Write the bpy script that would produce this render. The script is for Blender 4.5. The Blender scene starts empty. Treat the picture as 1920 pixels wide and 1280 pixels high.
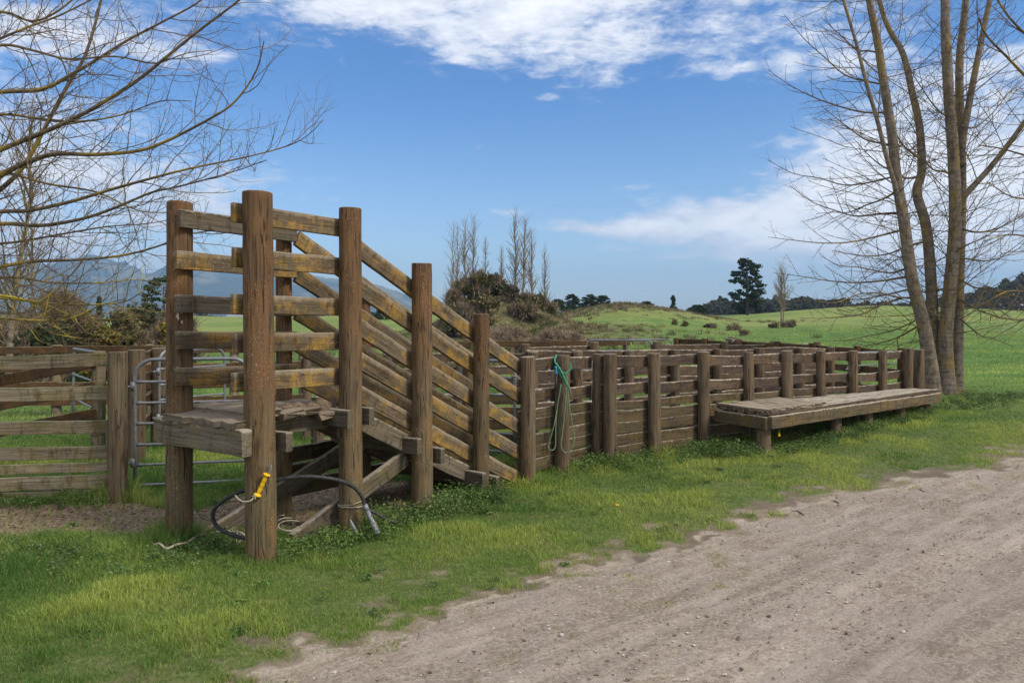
import bpy, math, random
import numpy as np
from mathutils import Vector

random.seed(7)
rng = np.random.default_rng(7)
scene = bpy.context.scene
COL = scene.collection
F = 1400.0      # focal length in photo pixels (photo 1920 wide)
HZ = 615.0      # horizon row
CAMH = 1.8

# ------------------------------------------------------------------ numeric helpers
def sstep(a, b, x):
    t = np.clip((np.asarray(x, float) - a) / (b - a), 0, 1)
    return t * t * (3 - 2 * t)

def _hash(ix, iy, seed):
    h = (ix * 374761393 + iy * 668265263 + seed * 982451653) & 0xFFFFFFFF
    h = ((h ^ (h >> 13)) * 1274126177) & 0xFFFFFFFF
    return ((h ^ (h >> 16)) & 0xFFFF) / 65535.0

def vnoise(x, y, seed=0):
    x = np.asarray(x, float); y = np.asarray(y, float)
    ix = np.floor(x).astype(np.int64); iy = np.floor(y).astype(np.int64)
    fx = x - ix; fy = y - iy
    fx = fx * fx * (3 - 2 * fx); fy = fy * fy * (3 - 2 * fy)
    a = _hash(ix, iy, seed); b = _hash(ix + 1, iy, seed)
    c = _hash(ix, iy + 1, seed); d = _hash(ix + 1, iy + 1, seed)
    return (a * (1 - fx) + b * fx) * (1 - fy) + (c * (1 - fx) + d * fx) * fy

def fbm(x, y, seed=0, octv=4):
    s = 0; a = .5; t = 0
    for i in range(octv):
        s = s + a * vnoise(x, y, seed + i * 17); t += a
        x = x * 2.03 + 3.1; y = y * 2.03 + 1.7; a *= .5
    return s / t

# ------------------------------------------------------------------ lay of the land
RB = np.array([(-60, -33.0), (-8, -1.35), (-3.2, 2.15), (-.9, 4.08), (.148, 5.06), (1.39, 6.0), (3.5, 7.62),
               (6.0, 8.7), (9.5, 10.6), (16, 14.6), (60, 39)])
def yb(x): return np.interp(x, RB[:, 0], RB[:, 1])
def road_d(x, y):
    "distance into the road from its ragged edge (negative on the verge)"
    return (yb(x) - y) * .80

def hgt(x, y):
    x = np.asarray(x, float); y = np.asarray(y, float)
    s = x - 1.5
    ramp = .043 * (np.where(s > 0, s, 0) + .6 * np.exp(-np.abs(s) / .8) * .5)
    ramp = np.minimum(ramp, .36)
    r = np.hypot(x * .8, y)
    a = x / np.maximum(np.abs(y), 1.0)
    amp = 4.0 + .85 * sstep(-.15, .55, a) - .5 * sstep(-.1, -.6, a)
    amp = amp - 1.0 * np.exp(-((a - .30) / .085) ** 2) + .35 * np.exp(-((a - .50) / .07) ** 2)
    rise = amp * sstep(16, 135, r) * (1 - 1.25 * sstep(140, 330, r))
    rise = np.where(y < -2, rise * .3, rise)
    und = (fbm(x / 46, y / 46, 5, 3) - .5) * 3.4 * sstep(30, 90, r) * (1 - .8 * sstep(200, 500, r))
    mound = 2.75 * np.exp(-(((x + 1.4) / 3.6) ** 2 + ((y - 56) / 4.5) ** 2)) + .7 * np.exp(-(((x - 1) / 7) ** 2 + ((y - 55) / 6) ** 2))
    knoll = 1.25 * np.exp(-(((x - 11.5) / 8.0) ** 2 + ((y - 76) / 9.) ** 2))
    near = (fbm(x * 1.3, y * 1.3, 3, 3) - .5) * .07 + (fbm(x * 6, y * 6, 9, 2) - .5) * .018
    d = road_d(x, y)
    near = near * (1 - .85 * sstep(-.3, .5, d)) * (1 - sstep(60, 100, r))
    far = -8 * sstep(330, 1500, r)
    return ramp * (1 - sstep(18, 40, r)) + .36 * sstep(18, 40, r) * sstep(0, 12, x) + rise + und + mound + knoll + near + far - .02 * sstep(0, .5, d)

def H(x, y): return float(hgt(x, y))
def W(px, py, Y): return Vector(((px - 960) / F * Y, Y, CAMH - (py - HZ) * Y / F))
def XY(px, Y): return ((px - 960) / F * Y, Y)
def G(px, Y):
    x = (px - 960) / F * Y
    return Vector((x, Y, H(x, Y)))

# ------------------------------------------------------------------ object helpers
def tag(o, label=None, cat=None, group=None, kind=None):
    if label: o['label'] = label
    if cat: o['category'] = cat
    if group: o['group'] = group
    if kind: o['kind'] = kind
    return o

def empty(name, loc, label, cat, group=None):
    o = bpy.data.objects.new(name, None)
    o.empty_display_size = .2
    o.location = loc
    COL.objects.link(o)
    return tag(o, label, cat, group)

def mesh_np(name, V, Q=None, T=None, mat=None, parent=None, smooth=False, attrs=None, origin=None):
    """V (n,3) in world space; quads Q, tris T.  The object is placed at origin (or its parent's base)."""
    V = np.asarray(V, np.float32)
    if parent is not None:
        V = V - np.array(world_loc(parent), np.float32)
    elif origin is not None:
        V = V - np.array(origin, np.float32)
    nq = 0 if Q is None else len(Q); nt = 0 if T is None else len(T)
    me = bpy.data.meshes.new(name)
    me.vertices.add(len(V)); me.vertices.foreach_set('co', V.ravel())
    loops = []
    if nq: loops.append(np.asarray(Q, np.int32).ravel())
    if nt: loops.append(np.asarray(T, np.int32).ravel())
    loops = np.concatenate(loops)
    me.loops.add(len(loops)); me.loops.foreach_set('vertex_index', loops)
    me.polygons.add(nq + nt)
    st = np.concatenate([np.arange(nq) * 4, nq * 4 + np.arange(nt) * 3]).astype(np.int32)
    me.polygons.foreach_set('loop_start', st)
    me.polygons.foreach_set('use_smooth', np.full(nq + nt, bool(smooth)))
    for k, a in (attrs or {}).items():
        a = np.asarray(a, np.float32)
        if a.ndim == 1:
            at = me.attributes.new(k, 'FLOAT', 'POINT'); at.data.foreach_set('value', a)
        elif a.shape[1] == 3:
            at = me.attributes.new(k, 'FLOAT_VECTOR', 'POINT'); at.data.foreach_set('vector', a.ravel())
        else:
            at = me.attributes.new(k, 'FLOAT_COLOR', 'POINT'); at.data.foreach_set('color', a.ravel())
    me.update(calc_edges=True); me.validate()
    if mat: me.materials.append(mat)
    o = bpy.data.objects.new(name, me)
    if parent is not None: o.parent = parent
    elif origin is not None: o.location = origin
    COL.objects.link(o)
    return o

def world_loc(o):
    l = Vector(o.location)
    while o.parent is not None:
        o = o.parent; l = l + Vector(o.location)
    return l

class MB:
    "collects pieces (boards, posts, tubes, leaves) that become ONE mesh object"
    def __init__(s): s.V = []; s.Q = []; s.T = []; s.gc = []; s.tone = []; s.edge = []; s.n = 0
    def add(s, V, Q, T, gc=None, tone=1.0, edge=None):
        V = np.asarray(V, float)
        s.V.append(V)
        if len(Q): s.Q.append(np.asarray(Q, int) + s.n)
        if len(T): s.T.append(np.asarray(T, int) + s.n)
        s.gc.append(np.asarray(gc if gc is not None else V, float))
        s.tone.append(np.full(len(V), tone)); s.edge.append(np.zeros(len(V)) if edge is None else np.asarray(edge, float)); s.n += len(V)
        return s
    def build(s, name, mat, parent=None, smooth=False, origin=None):
        return mesh_np(name, np.concatenate(s.V), np.concatenate(s.Q) if s.Q else None,
                       np.concatenate(s.T) if s.T else None, mat, parent, smooth,
                       {'gc': np.concatenate(s.gc), 'tone': np.concatenate(s.tone), 'edge': np.concatenate(s.edge)}, origin)

def caps(n, base0, base1):
    "triangle fans closing both ends of a ring stack (ring size n)"
    T = []
    for i in range(1, n - 1):
        T.append((base0, base0 + i + 1, base0 + i)); T.append((base1, base1 + i, base1 + i + 1))
    return T

def board(p0, p1, h, t, up=(0, 0, 1), ch=.0035, seg=None, jit=.0014, tone=None, mb=None, sag=0., ragged=0.):
    "a sawn plank from p0 to p1 (centre line), h tall along up, t thick, with softened, slightly wavy edges"
    p0 = np.array(p0, float); p1 = np.array(p1, float); up = np.array(up, float)
    d = p1 - p0; L = np.linalg.norm(d); d = d / L
    side = np.cross(d, up); side /= np.linalg.norm(side); up = np.cross(side, d)
    seg = seg or max(4, int(L / .16))
    prof = [(-t/2+ch, -h/2), (t/2-ch, -h/2), (t/2, -h/2+ch), (t/2, h/2-ch), (t/2-ch, h/2), (-t/2+ch, h/2), (-t/2, h/2-ch), (-t/2, -h/2+ch)]
    off = rng.uniform(-50, 50, 3)
    V = []; gc = []; ed = []
    b1 = rng.normal(0, jit, (seg + 1, 3))
    for k in range(seg + 1):
        f = k / seg; al = f * L
        c = p0 + d * al
        c = c + up * (b1[k, 0] * 1.5 - sag * 4 * f * (1 - f)) + side * b1[k, 1] * .6
        for (a, b) in prof:
            e = rng.normal(0, jit * .45)
            ra = rng.uniform(-ragged, ragged) if (k in (0, seg)) else 0
            V.append(c + side * a + up * (b * (1 + b1[k, 2] * 2) + e) + d * ra)
            gc.append((b + off[0], a + off[1], al + off[2])); ed.append(b / (h / 2))
    Q = []
    for k in range(seg):
        for i in range(8):
            j = (i + 1) % 8
            Q.append((k*8+i, k*8+j, (k+1)*8+j, (k+1)*8+i))
    T = caps(8, 0, seg * 8)
    mb = mb or MB()
    return mb.add(V, Q, T, gc, tone if tone is not None else rng.uniform(.82, 1.15), ed)

def post(x, y, z0, z1, r, lean=(0, 0), taper=.06, n=20, tone=None, mb=None, cut=0.0):
    "a round weathered pole with checks, flats and an eased top"
    off = rng.uniform(-50, 50, 3)
    ph = rng.uniform(0, 6.28, 4); amp = rng.uniform(.012, .03, 4)
    ang = np.linspace(0, 2 * math.pi, n, endpoint=False)
    zs = list(np.linspace(z0, z1 - .02, max(6, int((z1 - z0) / .14)))) + [z1 - .006, z1]
    V = []; gc = []
    ca = rng.uniform(0, 6.28)
    for k, z in enumerate(zs):
        f = (z - z0) / (z1 - z0)
        rr = r * (1 + taper * (.5 - f)) * (1 if k < len(zs) - 1 else .955)
        if k == len(zs) - 1: rr -= .004
        for a in ang:
            q = rr * (1 + amp[0] * math.sin(2 * a + ph[0]) + amp[1] * math.sin(3 * a + ph[1] + z * .6) + .5 * amp[2] * math.sin(5 * a + ph[2] + z * 1.7))
            q += rng.normal(0, .0012)
            px, py = q * math.cos(a), q * math.sin(a)
            zz = z + (cut * math.cos(a - ca) * r if k >= len(zs) - 3 else 0)
            V.append((x + px + lean[0] * f, y + py + lean[1] * f, zz))
            gc.append((px + off[0], py + off[1], z + off[2]))
    m = len(zs)
    Q = []
    for k in range(m - 1):
        for i in range(n):
            j = (i + 1) % n
            Q.append((k*n+i, k*n+j, (k+1)*n+j, (k+1)*n+i))
    V.append((x + lean[0], y + lean[1], z1 - .004)); gc.append((off[0], off[1], z1 + off[2]))
    c = len(V) - 1; T = [((m-1)*n+i, (m-1)*n+(i+1) % n, c) for i in range(n)]
    mb = mb or MB()
    return mb.add(V, Q, T, gc, tone if tone is not None else rng.uniform(.85, 1.15))

def tube(pts, rad, n=8, mb=None, tone=1.0, cap=True):
    P = np.array([tuple(p) for p in pts], float)
    m = len(P)
    R = np.broadcast_to(np.asarray(rad, float), (m,))
    tan = np.gradient(P, axis=0); tan /= np.maximum(np.linalg.norm(tan, axis=1, keepdims=True), 1e-9)
    ref = np.array((0, 0, 1.)) if abs(tan[0][2]) < .9 else np.array((1., 0, 0))
    V = np.zeros((m, n, 3)); gc = np.zeros((m, n, 3))
    a = np.linspace(0, 2 * math.pi, n, endpoint=False); ca = np.cos(a)[:, None]; sa = np.sin(a)[:, None]
    u = np.cross(tan[0], ref); u /= np.linalg.norm(u)
    al = 0; off = rng.uniform(-50, 50, 3)
    for k in range(m):
        u = u - tan[k] * np.dot(u, tan[k]); u /= max(np.linalg.norm(u), 1e-9)
        w = np.cross(tan[k], u)
        if k: al += np.linalg.norm(P[k] - P[k-1])
        V[k] = P[k] + R[k] * (ca * u + sa * w)
        gc[k, :, 0] = R[k] * ca[:, 0] + off[0]; gc[k, :, 1] = R[k] * sa[:, 0] + off[1]; gc[k, :, 2] = al + off[2]
    i = np.arange(n); j = (i + 1) % n
    Q = np.concatenate([np.stack([k*n+i, k*n+j, (k+1)*n+j, (k+1)*n+i], 1) for k in range(m - 1)])
    T = caps(n, 0, (m - 1) * n) if (cap and n > 2) else []
    mb = mb or MB()
    return mb.add(V.reshape(-1, 3), Q, T, gc.reshape(-1, 3), tone)

def smooth_path(pts, n=6):
    "Catmull-Rom through the points"
    P = [np.array(tuple(p), float) for p in pts]
    P = [2 * P[0] - P[1]] + P + [2 * P[-1] - P[-2]]
    out = []
    for i in range(1, len(P) - 2):
        for k in range(n):
            t = k / n
            a, b, c, d = P[i-1], P[i], P[i+1], P[i+2]
            out.append(.5 * ((2*b) + (c-a)*t + (2*a-5*b+4*c-d)*t*t + (-a+3*b-3*c+d)*t**3))
    out.append(P[-2])
    return out

# ------------------------------------------------------------------ node helpers
class NT:
    def __init__(s, tree): s.t = tree; s.N = tree.nodes; s.L = tree.links
    def new(s, typ, **kw):
        n = s.N.new(typ)
        for k, v in kw.items(): setattr(n, k, v)
        return n
    def put(s, sock, v):
        if v is None: return
        if hasattr(v, 'is_output') or isinstance(v, bpy.types.NodeSocket): s.L.new(v, sock)
        else:
            if sock.type == 'RGBA' and len(v) == 3: v = (*v, 1)
            sock.default_value = v
    def m(s, op, a, b=None, c=None, clamp=False):
        n = s.new('ShaderNodeMath', operation=op); n.use_clamp = clamp
        s.put(n.inputs[0], a); s.put(n.inputs[1], b); s.put(n.inputs[2], c)
        return n.outputs[0]
    def vm(s, op, a, b=None):
        n = s.new('ShaderNodeVectorMath', operation=op)
        s.put(n.inputs[0], a)
        if b is not None: s.put(n.inputs[3 if op == 'SCALE' else 1], b)
        return n.outputs[0]
    def mix(s, f, a, b, mode='MIX'):
        n = s.new('ShaderNodeMix', data_type='RGBA', blend_type=mode)
        s.put(n.inputs[0], f); s.put(n.inputs[6], a); s.put(n.inputs[7], b)
        return n.outputs[2]
    def noise(s, vec, scale=1., detail=4., rough=.55, dist=0., dim='3D'):
        n = s.new('ShaderNodeTexNoise', noise_dimensions=dim)
        s.put(n.inputs['Vector'], vec); n.inputs['Scale'].default_value = scale
        n.inputs['Detail'].default_value = detail; n.inputs['Roughness'].default_value = rough
        n.inputs['Distortion'].default_value = dist
        return n.outputs[0]
    def step(s, v, a, b, x=0., y=1.):
        n = s.new('ShaderNodeMapRange', interpolation_type='SMOOTHSTEP')
        s.put(n.inputs[0], v); n.inputs[1].default_value = a; n.inputs[2].default_value = b
        n.inputs[3].default_value = x; n.inputs[4].default_value = y
        return n.outputs[0]
    def attr(s, name):
        n = s.new('ShaderNodeAttribute'); n.attribute_name = name
        return n

def new_mat(name):
    m = bpy.data.materials.new(name); m.use_nodes = True
    nt = NT(m.node_tree)
    b = m.node_tree.nodes['Principled BSDF']
    b.inputs['Specular IOR Level'].default_value = .25
    return m, nt, b

def bump(nt, b, h, strength=.5, dist=.01):
    n = nt.new('ShaderNodeBump'); n.inputs['Strength'].default_value = strength; n.inputs['Distance'].default_value = dist
    nt.put(n.inputs['Height'], h); nt.L.new(n.outputs[0], b.inputs['Normal'])

def wood(name, dark, light, lichen, lich_amt, pale_amt, algae=(.07, .075, .03), algae_amt=.35, streak=(4, 4, 16), top=(.30, .27, .22), top_amt=.7,
         pale=(.42, .40, .35), rust=(.13, .05, .015), rust_amt=.0, crack_w=.013, crack_amt=.6, band=.75, band_lo=.80, spk=150, low=None):
    m, nt, b = new_mat(name)
    gc = nt.attr('gc').outputs['Vector']; tone = nt.attr('tone').outputs['Fac']
    grain = nt.noise(nt.vm('MULTIPLY', gc, (55, 55, 2.2)), 1, 6, .6)
    fine = nt.noise(nt.vm('MULTIPLY', gc, (170, 170, 9)), 1, 3, .6)
    big = nt.noise(nt.vm('MULTIPLY', gc, (5, 5, 2.6)), 1, 5, .6, .4)
    big2 = nt.noise(nt.vm('ADD', nt.vm('MULTIPLY', gc, (7, 7, 3.4)), (11, 3, 7)), 1, 5, .65, .3)
    big3 = nt.noise(nt.vm('ADD', nt.vm('MULTIPLY', gc, (3.5, 3.5, 2.)), (1, 23, 9)), 1, 5, .65)
    strk = nt.noise(nt.vm('MULTIPLY', gc, streak), 1, 6, .7)
    speck = nt.noise(nt.vm('MULTIPLY', gc, (spk, spk, spk * .65)), 1, 4, .75)
    crackn = nt.noise(nt.vm('MULTIPLY', gc, (24, 24, .7)), 1, 2, .5)
    c = nt.mix(nt.step(grain, .22, .78), dark, light)
    c = nt.mix(nt.m('MULTIPLY', nt.step(big3, .42, .62), rust_amt), c, rust)
    c = nt.mix(nt.m('MULTIPLY', nt.step(big, .45, .68), algae_amt), c, algae)
    if low:      # green-brown splash staining on the lower part of the pole
        g0 = nt.new('ShaderNodeNewGeometry'); s0 = nt.new('ShaderNodeSeparateXYZ'); nt.L.new(g0.outputs['Position'], s0.inputs[0])
        lw = nt.step(nt.m('ADD', s0.outputs[2], nt.m('MULTIPLY', nt.m('SUBTRACT', big2, .5), 1.5)), 1.5, .5)
        hi = nt.step(nt.m('ADD', s0.outputs[2], nt.m('MULTIPLY', nt.m('SUBTRACT', big, .5), 2.6)), 1.2, 2.3)
        c = nt.mix(nt.m('MULTIPLY', hi, .5), c, nt.mix(nt.step(grain, .25, .75), tuple(v * .45 for v in rust), rust))
        c = nt.mix(nt.m('MULTIPLY', lw, .7), c, nt.mix(nt.step(grain, .22, .78), tuple(v * .5 for v in low), low))
    lm = nt.step(nt.m('ADD', nt.m('MULTIPLY', big2, .55), nt.m('MULTIPLY', strk, .45)), .46, .60)
    lm = nt.m('MULTIPLY', lm, nt.step(speck, .30, .52, .35, 1))
    c = nt.mix(nt.m('MULTIPLY', lm, lich_amt), c, lichen)
    dk = nt.m('MULTIPLY', nt.step(nt.m('SUBTRACT', strk, nt.m('MULTIPLY', big3, .35)), .34, .50), .72)
    c = nt.mix(dk, c, tuple(v * .45 for v in dark))
    pm = nt.m('MULTIPLY', nt.step(speck, .57, .70), nt.step(big3, .40, .62))
    c = nt.mix(nt.m('MULTIPLY', pm, pale_amt), c, pale)
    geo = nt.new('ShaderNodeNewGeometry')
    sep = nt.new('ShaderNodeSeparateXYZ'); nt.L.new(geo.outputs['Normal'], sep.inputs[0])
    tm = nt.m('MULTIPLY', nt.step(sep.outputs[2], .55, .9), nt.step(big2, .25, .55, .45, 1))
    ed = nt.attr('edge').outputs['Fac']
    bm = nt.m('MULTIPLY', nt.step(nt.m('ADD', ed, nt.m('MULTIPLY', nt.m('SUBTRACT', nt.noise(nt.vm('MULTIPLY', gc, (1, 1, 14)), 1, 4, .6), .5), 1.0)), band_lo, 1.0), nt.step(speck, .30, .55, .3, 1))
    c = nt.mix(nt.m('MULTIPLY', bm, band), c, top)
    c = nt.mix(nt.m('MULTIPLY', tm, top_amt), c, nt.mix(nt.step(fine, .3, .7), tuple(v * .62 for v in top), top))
    crack = nt.m('SUBTRACT', 1, nt.step(nt.m('ABSOLUTE', nt.m('SUBTRACT', crackn, .5)), .004, crack_w))
    c = nt.mix(nt.m('MULTIPLY', crack, crack_amt), c, (.012, .009, .006))
    c = nt.mix(1, c, tone, 'MULTIPLY')
    nt.L.new(c, b.inputs['Base Color'])
    b.inputs['Roughness'].default_value = .88
    hgt_ = nt.m('ADD', nt.m('ADD', nt.m('MULTIPLY', grain, .6), nt.m('MULTIPLY', fine, .3)), nt.m('ADD', nt.m('MULTIPLY', crack, -1.2), nt.m('MULTIPLY', nt.m('ADD', pm, lm), .3)))
    bump(nt, b, hgt_, .5, .003)
    return m

M = {}
M['rail'] = wood('lichened_rail_wood', (.038, .025, .016), (.140, .105, .065), (.28, .165, .028), .92, .9, algae_amt=.25, band=.62, band_lo=.35, spk=110, streak=(3, 3, 20), top=(.30, .26, .20))
M['post'] = wood('brown_post_wood', (.052, .036, .022), (.165, .120, .074), (.19, .10, .028), .5, .95, algae=(.125, .108, .062), algae_amt=.35, crack_w=.016, crack_amt=.85,
                 streak=(16, 16, 2.5), rust_amt=.85, rust=(.140, .064, .024), top=(.26, .22, .17), spk=105, low=(.14, .115, .062))
M['fence_post'] = wood('grey_post_wood', (.052, .038, .024), (.178, .134, .088), (0.1346, 0.0673, 0.0198), .4, .5, algae=(.11, .10, .065), algae_amt=.6,
                 streak=(16, 16, 2.5), rust_amt=.2, top=(.32, .28, .22), crack_w=.018, crack_amt=.85)
M['fence_rail'] = wood('dark_fence_wood', (.034, .022, .017), (.100, .072, .054), (.17, .10, .03), .55, .8, algae_amt=.3, algae=(.060, .042, .037), top=(.42, .37, .30), top_amt=.9, band=.95, band_lo=.78, spk=100, streak=(3, 3, 20))
M['lower_rail'] = wood('brown_fence_wood', (0.0367, 0.0257, 0.0147), (0.1122, 0.0850, 0.0544), (0.1496, 0.0935, 0.0224), .6, .35, algae_amt=.35, top=(.36, .31, .24), top_amt=.8)
M['grey'] = wood('grey_weathered_wood', (0.0500, 0.0386, 0.0280), (0.1554, 0.1295, 0.0962), (0.1628, 0.1140, 0.0326), .35, .55, algae_amt=.3, top=(.34, .30, .24))
M['deck'] = wood('worn_deck_wood', (.085, .066, .048), (.25, .20, .15), (.20, .14, .04), .2, .4, algae_amt=.2, top=(.33, .27, .20), top_amt=.6, band=.3)
M['mossy_rail'] = wood('mossy_grey_wood', (.105, .085, .056), (.29, .24, .17), (0.1716, 0.1201, 0.0215), .55, .6, algae=(.09, .095, .035), algae_amt=.65, top=(.22, .22, .12))
M['back_rail'] = wood('rusty_brown_wood', (0.0324, 0.0187, 0.0101), (0.0960, 0.0560, 0.0288), (0.1496, 0.0660, 0.0106), .75, .35, top=(.24, .19, .11))

def simple(name, col, rough=.5, metal=0., var=.15, scale=30, bumps=.0, col2=None):
    m, nt, b = new_mat(name)
    gc = nt.attr('gc').outputs['Vector']
    n = nt.noise(gc, scale, 4, .6)
    c2 = col2 or tuple(v * (1 - var * 2) for v in col)
    nt.L.new(nt.mix(nt.step(n, .35, .65), c2, col), b.inputs['Base Color'])
    b.inputs['Roughness'].default_value = rough; b.inputs['Metallic'].default_value = metal
    if bumps: bump(nt, b, n, bumps, .004)
    return m
M['galv'] = simple('galvanised_steel', (.22, .23, .25), .5, .4, .14, 22)
M['rubber'] = simple('black_rubber', (.018, .018, .02), .55, 0, .25, 40, col2=(.05, .048, .045))
M['yellow'] = simple('yellow_plastic', (.72, .42, .01), .4, 0, .06)
M['twine'] = simple('cream_twine', (.42, .39, .31), .9, 0, .2, 300, .5)
M['frayed'] = simple('frayed_rope', (.42, .36, .27), .95, 0, .25, 200, .6)
M['bluetwine'] = simple('blue_grey_twine', (.26, .34, .36), .9, 0, .2, 200)
M['greenhose'] = simple('green_hose', (.025, .20, .11), .45, 0, .1, 20, col2=(.045, .25, .15))
M['palehose'] = simple('faded_hose', (.13, .205, .12), .6, 0, .12, 15)
M['blueplastic'] = simple('blue_plastic', (.03, .17, .33), .4)
M['greypvc'] = simple('grey_fitting', (.25, .25, .27), .5, 0, .25, 60)

def bark(name, dark, light, lich, amt):
    m, nt, b = new_mat(name)
    gc = nt.attr('gc').outputs['Vector']
    n1 = nt.noise(nt.vm('MULTIPLY', gc, (14, 14, 9)), 1, 6, .65)
    n2 = nt.noise(nt.vm('MULTIPLY', gc, (5, 5, 2)), 1, 4, .6)
    ring = nt.noise(nt.vm('MULTIPLY', gc, (2, 2, 22)), 1, 3, .6)
    c = nt.mix(nt.step(nt.m('ADD', nt.m('MULTIPLY', n1, .6), nt.m('MULTIPLY', ring, .4)), .35, .65), dark, light)
    c = nt.mix(nt.m('MULTIPLY', nt.step(n2, .50, .62), amt), c, lich)
    c = nt.mix(1, c, nt.attr('tone').outputs['Fac'], 'MULTIPLY')
    nt.L.new(c, b.inputs['Base Color']); b.inputs['Roughness'].default_value = .9
    bump(nt, b, nt.m('ADD', n1, ring), .6, .01)
    return m
M['bark'] = bark('grey_bark', (.075, .060, .044), (.235, .195, .155), (.24, .17, .04), .6)
M['twig'] = bark('brown_twigs', (.07, .052, .036), (.16, .12, .08), (.24, .17, .02), .55)
M['goldtwig'] = bark('lichened_twigs', (.05, .04, .026), (.13, .10, .06), (.30, .215, .03), .72)
M['yellowtwig'] = bark('yellow_lichened_twigs', (.09, .07, .03), (.18, .14, .05), (.42, .33, .03), .9)
M['palebark'] = bark('pale_bark', (.12, .10, .085), (.26, .23, .19), (.2, .16, .06), .3)
M['paletwig'] = bark('pale_twigs', (.15, .12, .09), (.26, .21, .15), (.26, .2, .06), .4)

def leafmat(name, rough=.6, trans=.3):
    m, nt, b = new_mat(name)
    c = nt.attr('col').outputs['Color']
    nt.L.new(c, b.inputs['Base Color']); b.inputs['Roughness'].default_value = rough
    tr = nt.new('ShaderNodeBsdfTranslucent'); nt.L.new(c, tr.inputs[0])
    mx = nt.new('ShaderNodeMixShader'); mx.inputs[0].default_value = trans
    nt.L.new(b.outputs[0], mx.inputs[1]); nt.L.new(tr.outputs[0], mx.inputs[2])
    nt.L.new(mx.outputs[0], m.node_tree.nodes['Material Output'].inputs[0])
    return m
M['grass'] = leafmat('grass_blades', .55, .35)
M['leaf'] = leafmat('leaves', .55, .25)
M['needle'] = leafmat('needles', .7, .1)
M['drygrass'] = leafmat('dry_grass', .8, .25)

def leaves(P, size, cols, elong=1.6, flat=.0, cup=.0):
    "one diamond-shaped leaf per point; returns V, Q, colours"
    n = len(P)
    d = rng.normal(size=(n, 3)); d[:, 2] *= (1 - flat); d /= np.linalg.norm(d, axis=1, keepdims=True)
    e = rng.normal(size=(n, 3)); e -= d * (e * d).sum(1, keepdims=True); e /= np.linalg.norm(e, axis=1, keepdims=True)
    s = np.broadcast_to(np.asarray(size, float), (n,))[:, None] * rng.uniform(.6, 1.4, (n, 1))
    a = P - d * s * elong * .5; c = P + d * s * elong * .5
    b1 = P + e * s * .5; b2 = P - e * s * .5
    V = np.stack([a, b1, c, b2], 1).reshape(-1, 3)
    Q = np.arange(4 * n).reshape(n, 4)
    C = np.repeat(cols, 4, axis=0)
    return V, Q, np.concatenate([C, np.ones((len(C), 1))], 1)

def pick(cols, n, var=.2):
    cols = np.array(cols, float)
    c = cols[rng.integers(0, len(cols), n)]
    return c * rng.uniform(1 - var, 1 + var, (n, 1))

# ================================================================== GROUND
def axis(lo, hi, a, n):
    t = np.linspace(math.asinh(lo / a), math.asinh(hi / a), n)
    return a * np.sinh(t)
def in_mulch(x, y):
    "bare chip-strewn soil behind and left of the loading ramp"
    e = ((x + 4.3) / 2.6) ** 2 + ((y - 7.05) / .55) ** 2
    e2 = ((x + 1.7) / 1.35) ** 2 + ((y - 7.7) / .95) ** 2
    return np.minimum(e, e2) + (fbm(x * 2.5, y * 2.5, 21, 3) - .5) * 1.2
def bare(x, y):
    "worn bare soil along the road edge and in patches on the verge"
    d = road_d(x, y)
    n = fbm(x * 1.1, y * 1.1, 31, 4) - .5
    n2 = fbm(x * 3.7, y * 3.7, 37, 3) - .5
    n3 = fbm(x * 9, y * 9, 39, 2) - .5
    b = sstep(-1.05, .30, d + n * 1.7 + n2 * 1.3 + n3 * .8)
    far = sstep(-2.4, -.6, d) * sstep(.05, .20, n2 * .9 + n * .25 + n3 * .2) * .4
    return np.maximum(np.maximum(b, far), sstep(-.42, -.08, d + n3 * .5 + n2 * .25))
gx = axis(-5200, 5200, 1.7, 640); gy = axis(-34, 4750, 1.7, 560) + 4.6
X, Y = np.meshgrid(gx, gy)
Z = hgt(X, Y)
V = np.stack([X, Y, Z], -1).reshape(-1, 3)
nx, ny = len(gx), len(gy)
ii = (np.arange(ny - 1)[:, None] * nx + np.arange(nx - 1)[None]).ravel()
Q = np.stack([ii, ii + 1, ii + nx + 1, ii + nx], 1)
soil = bare(X, Y).ravel() * (np.hypot(X, Y).ravel() < 60)
mul = sstep(1.15, .75, in_mulch(X, Y)).ravel()
rough = np.clip(np.exp(-(((X + .5) / 8) ** 2 + ((Y - 53) / 9) ** 2)) * 1.5 + np.exp(-(((X - 11.0) / 8.5) ** 2 + ((Y - 77) / 5.5) ** 2)) * 1.3
                + (fbm(X / 9, Y / 9, 61, 3) - .62) * 1.2 * sstep(28, 45, np.hypot(X, Y)) * (X < 2), 0, 1).ravel()

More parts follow.
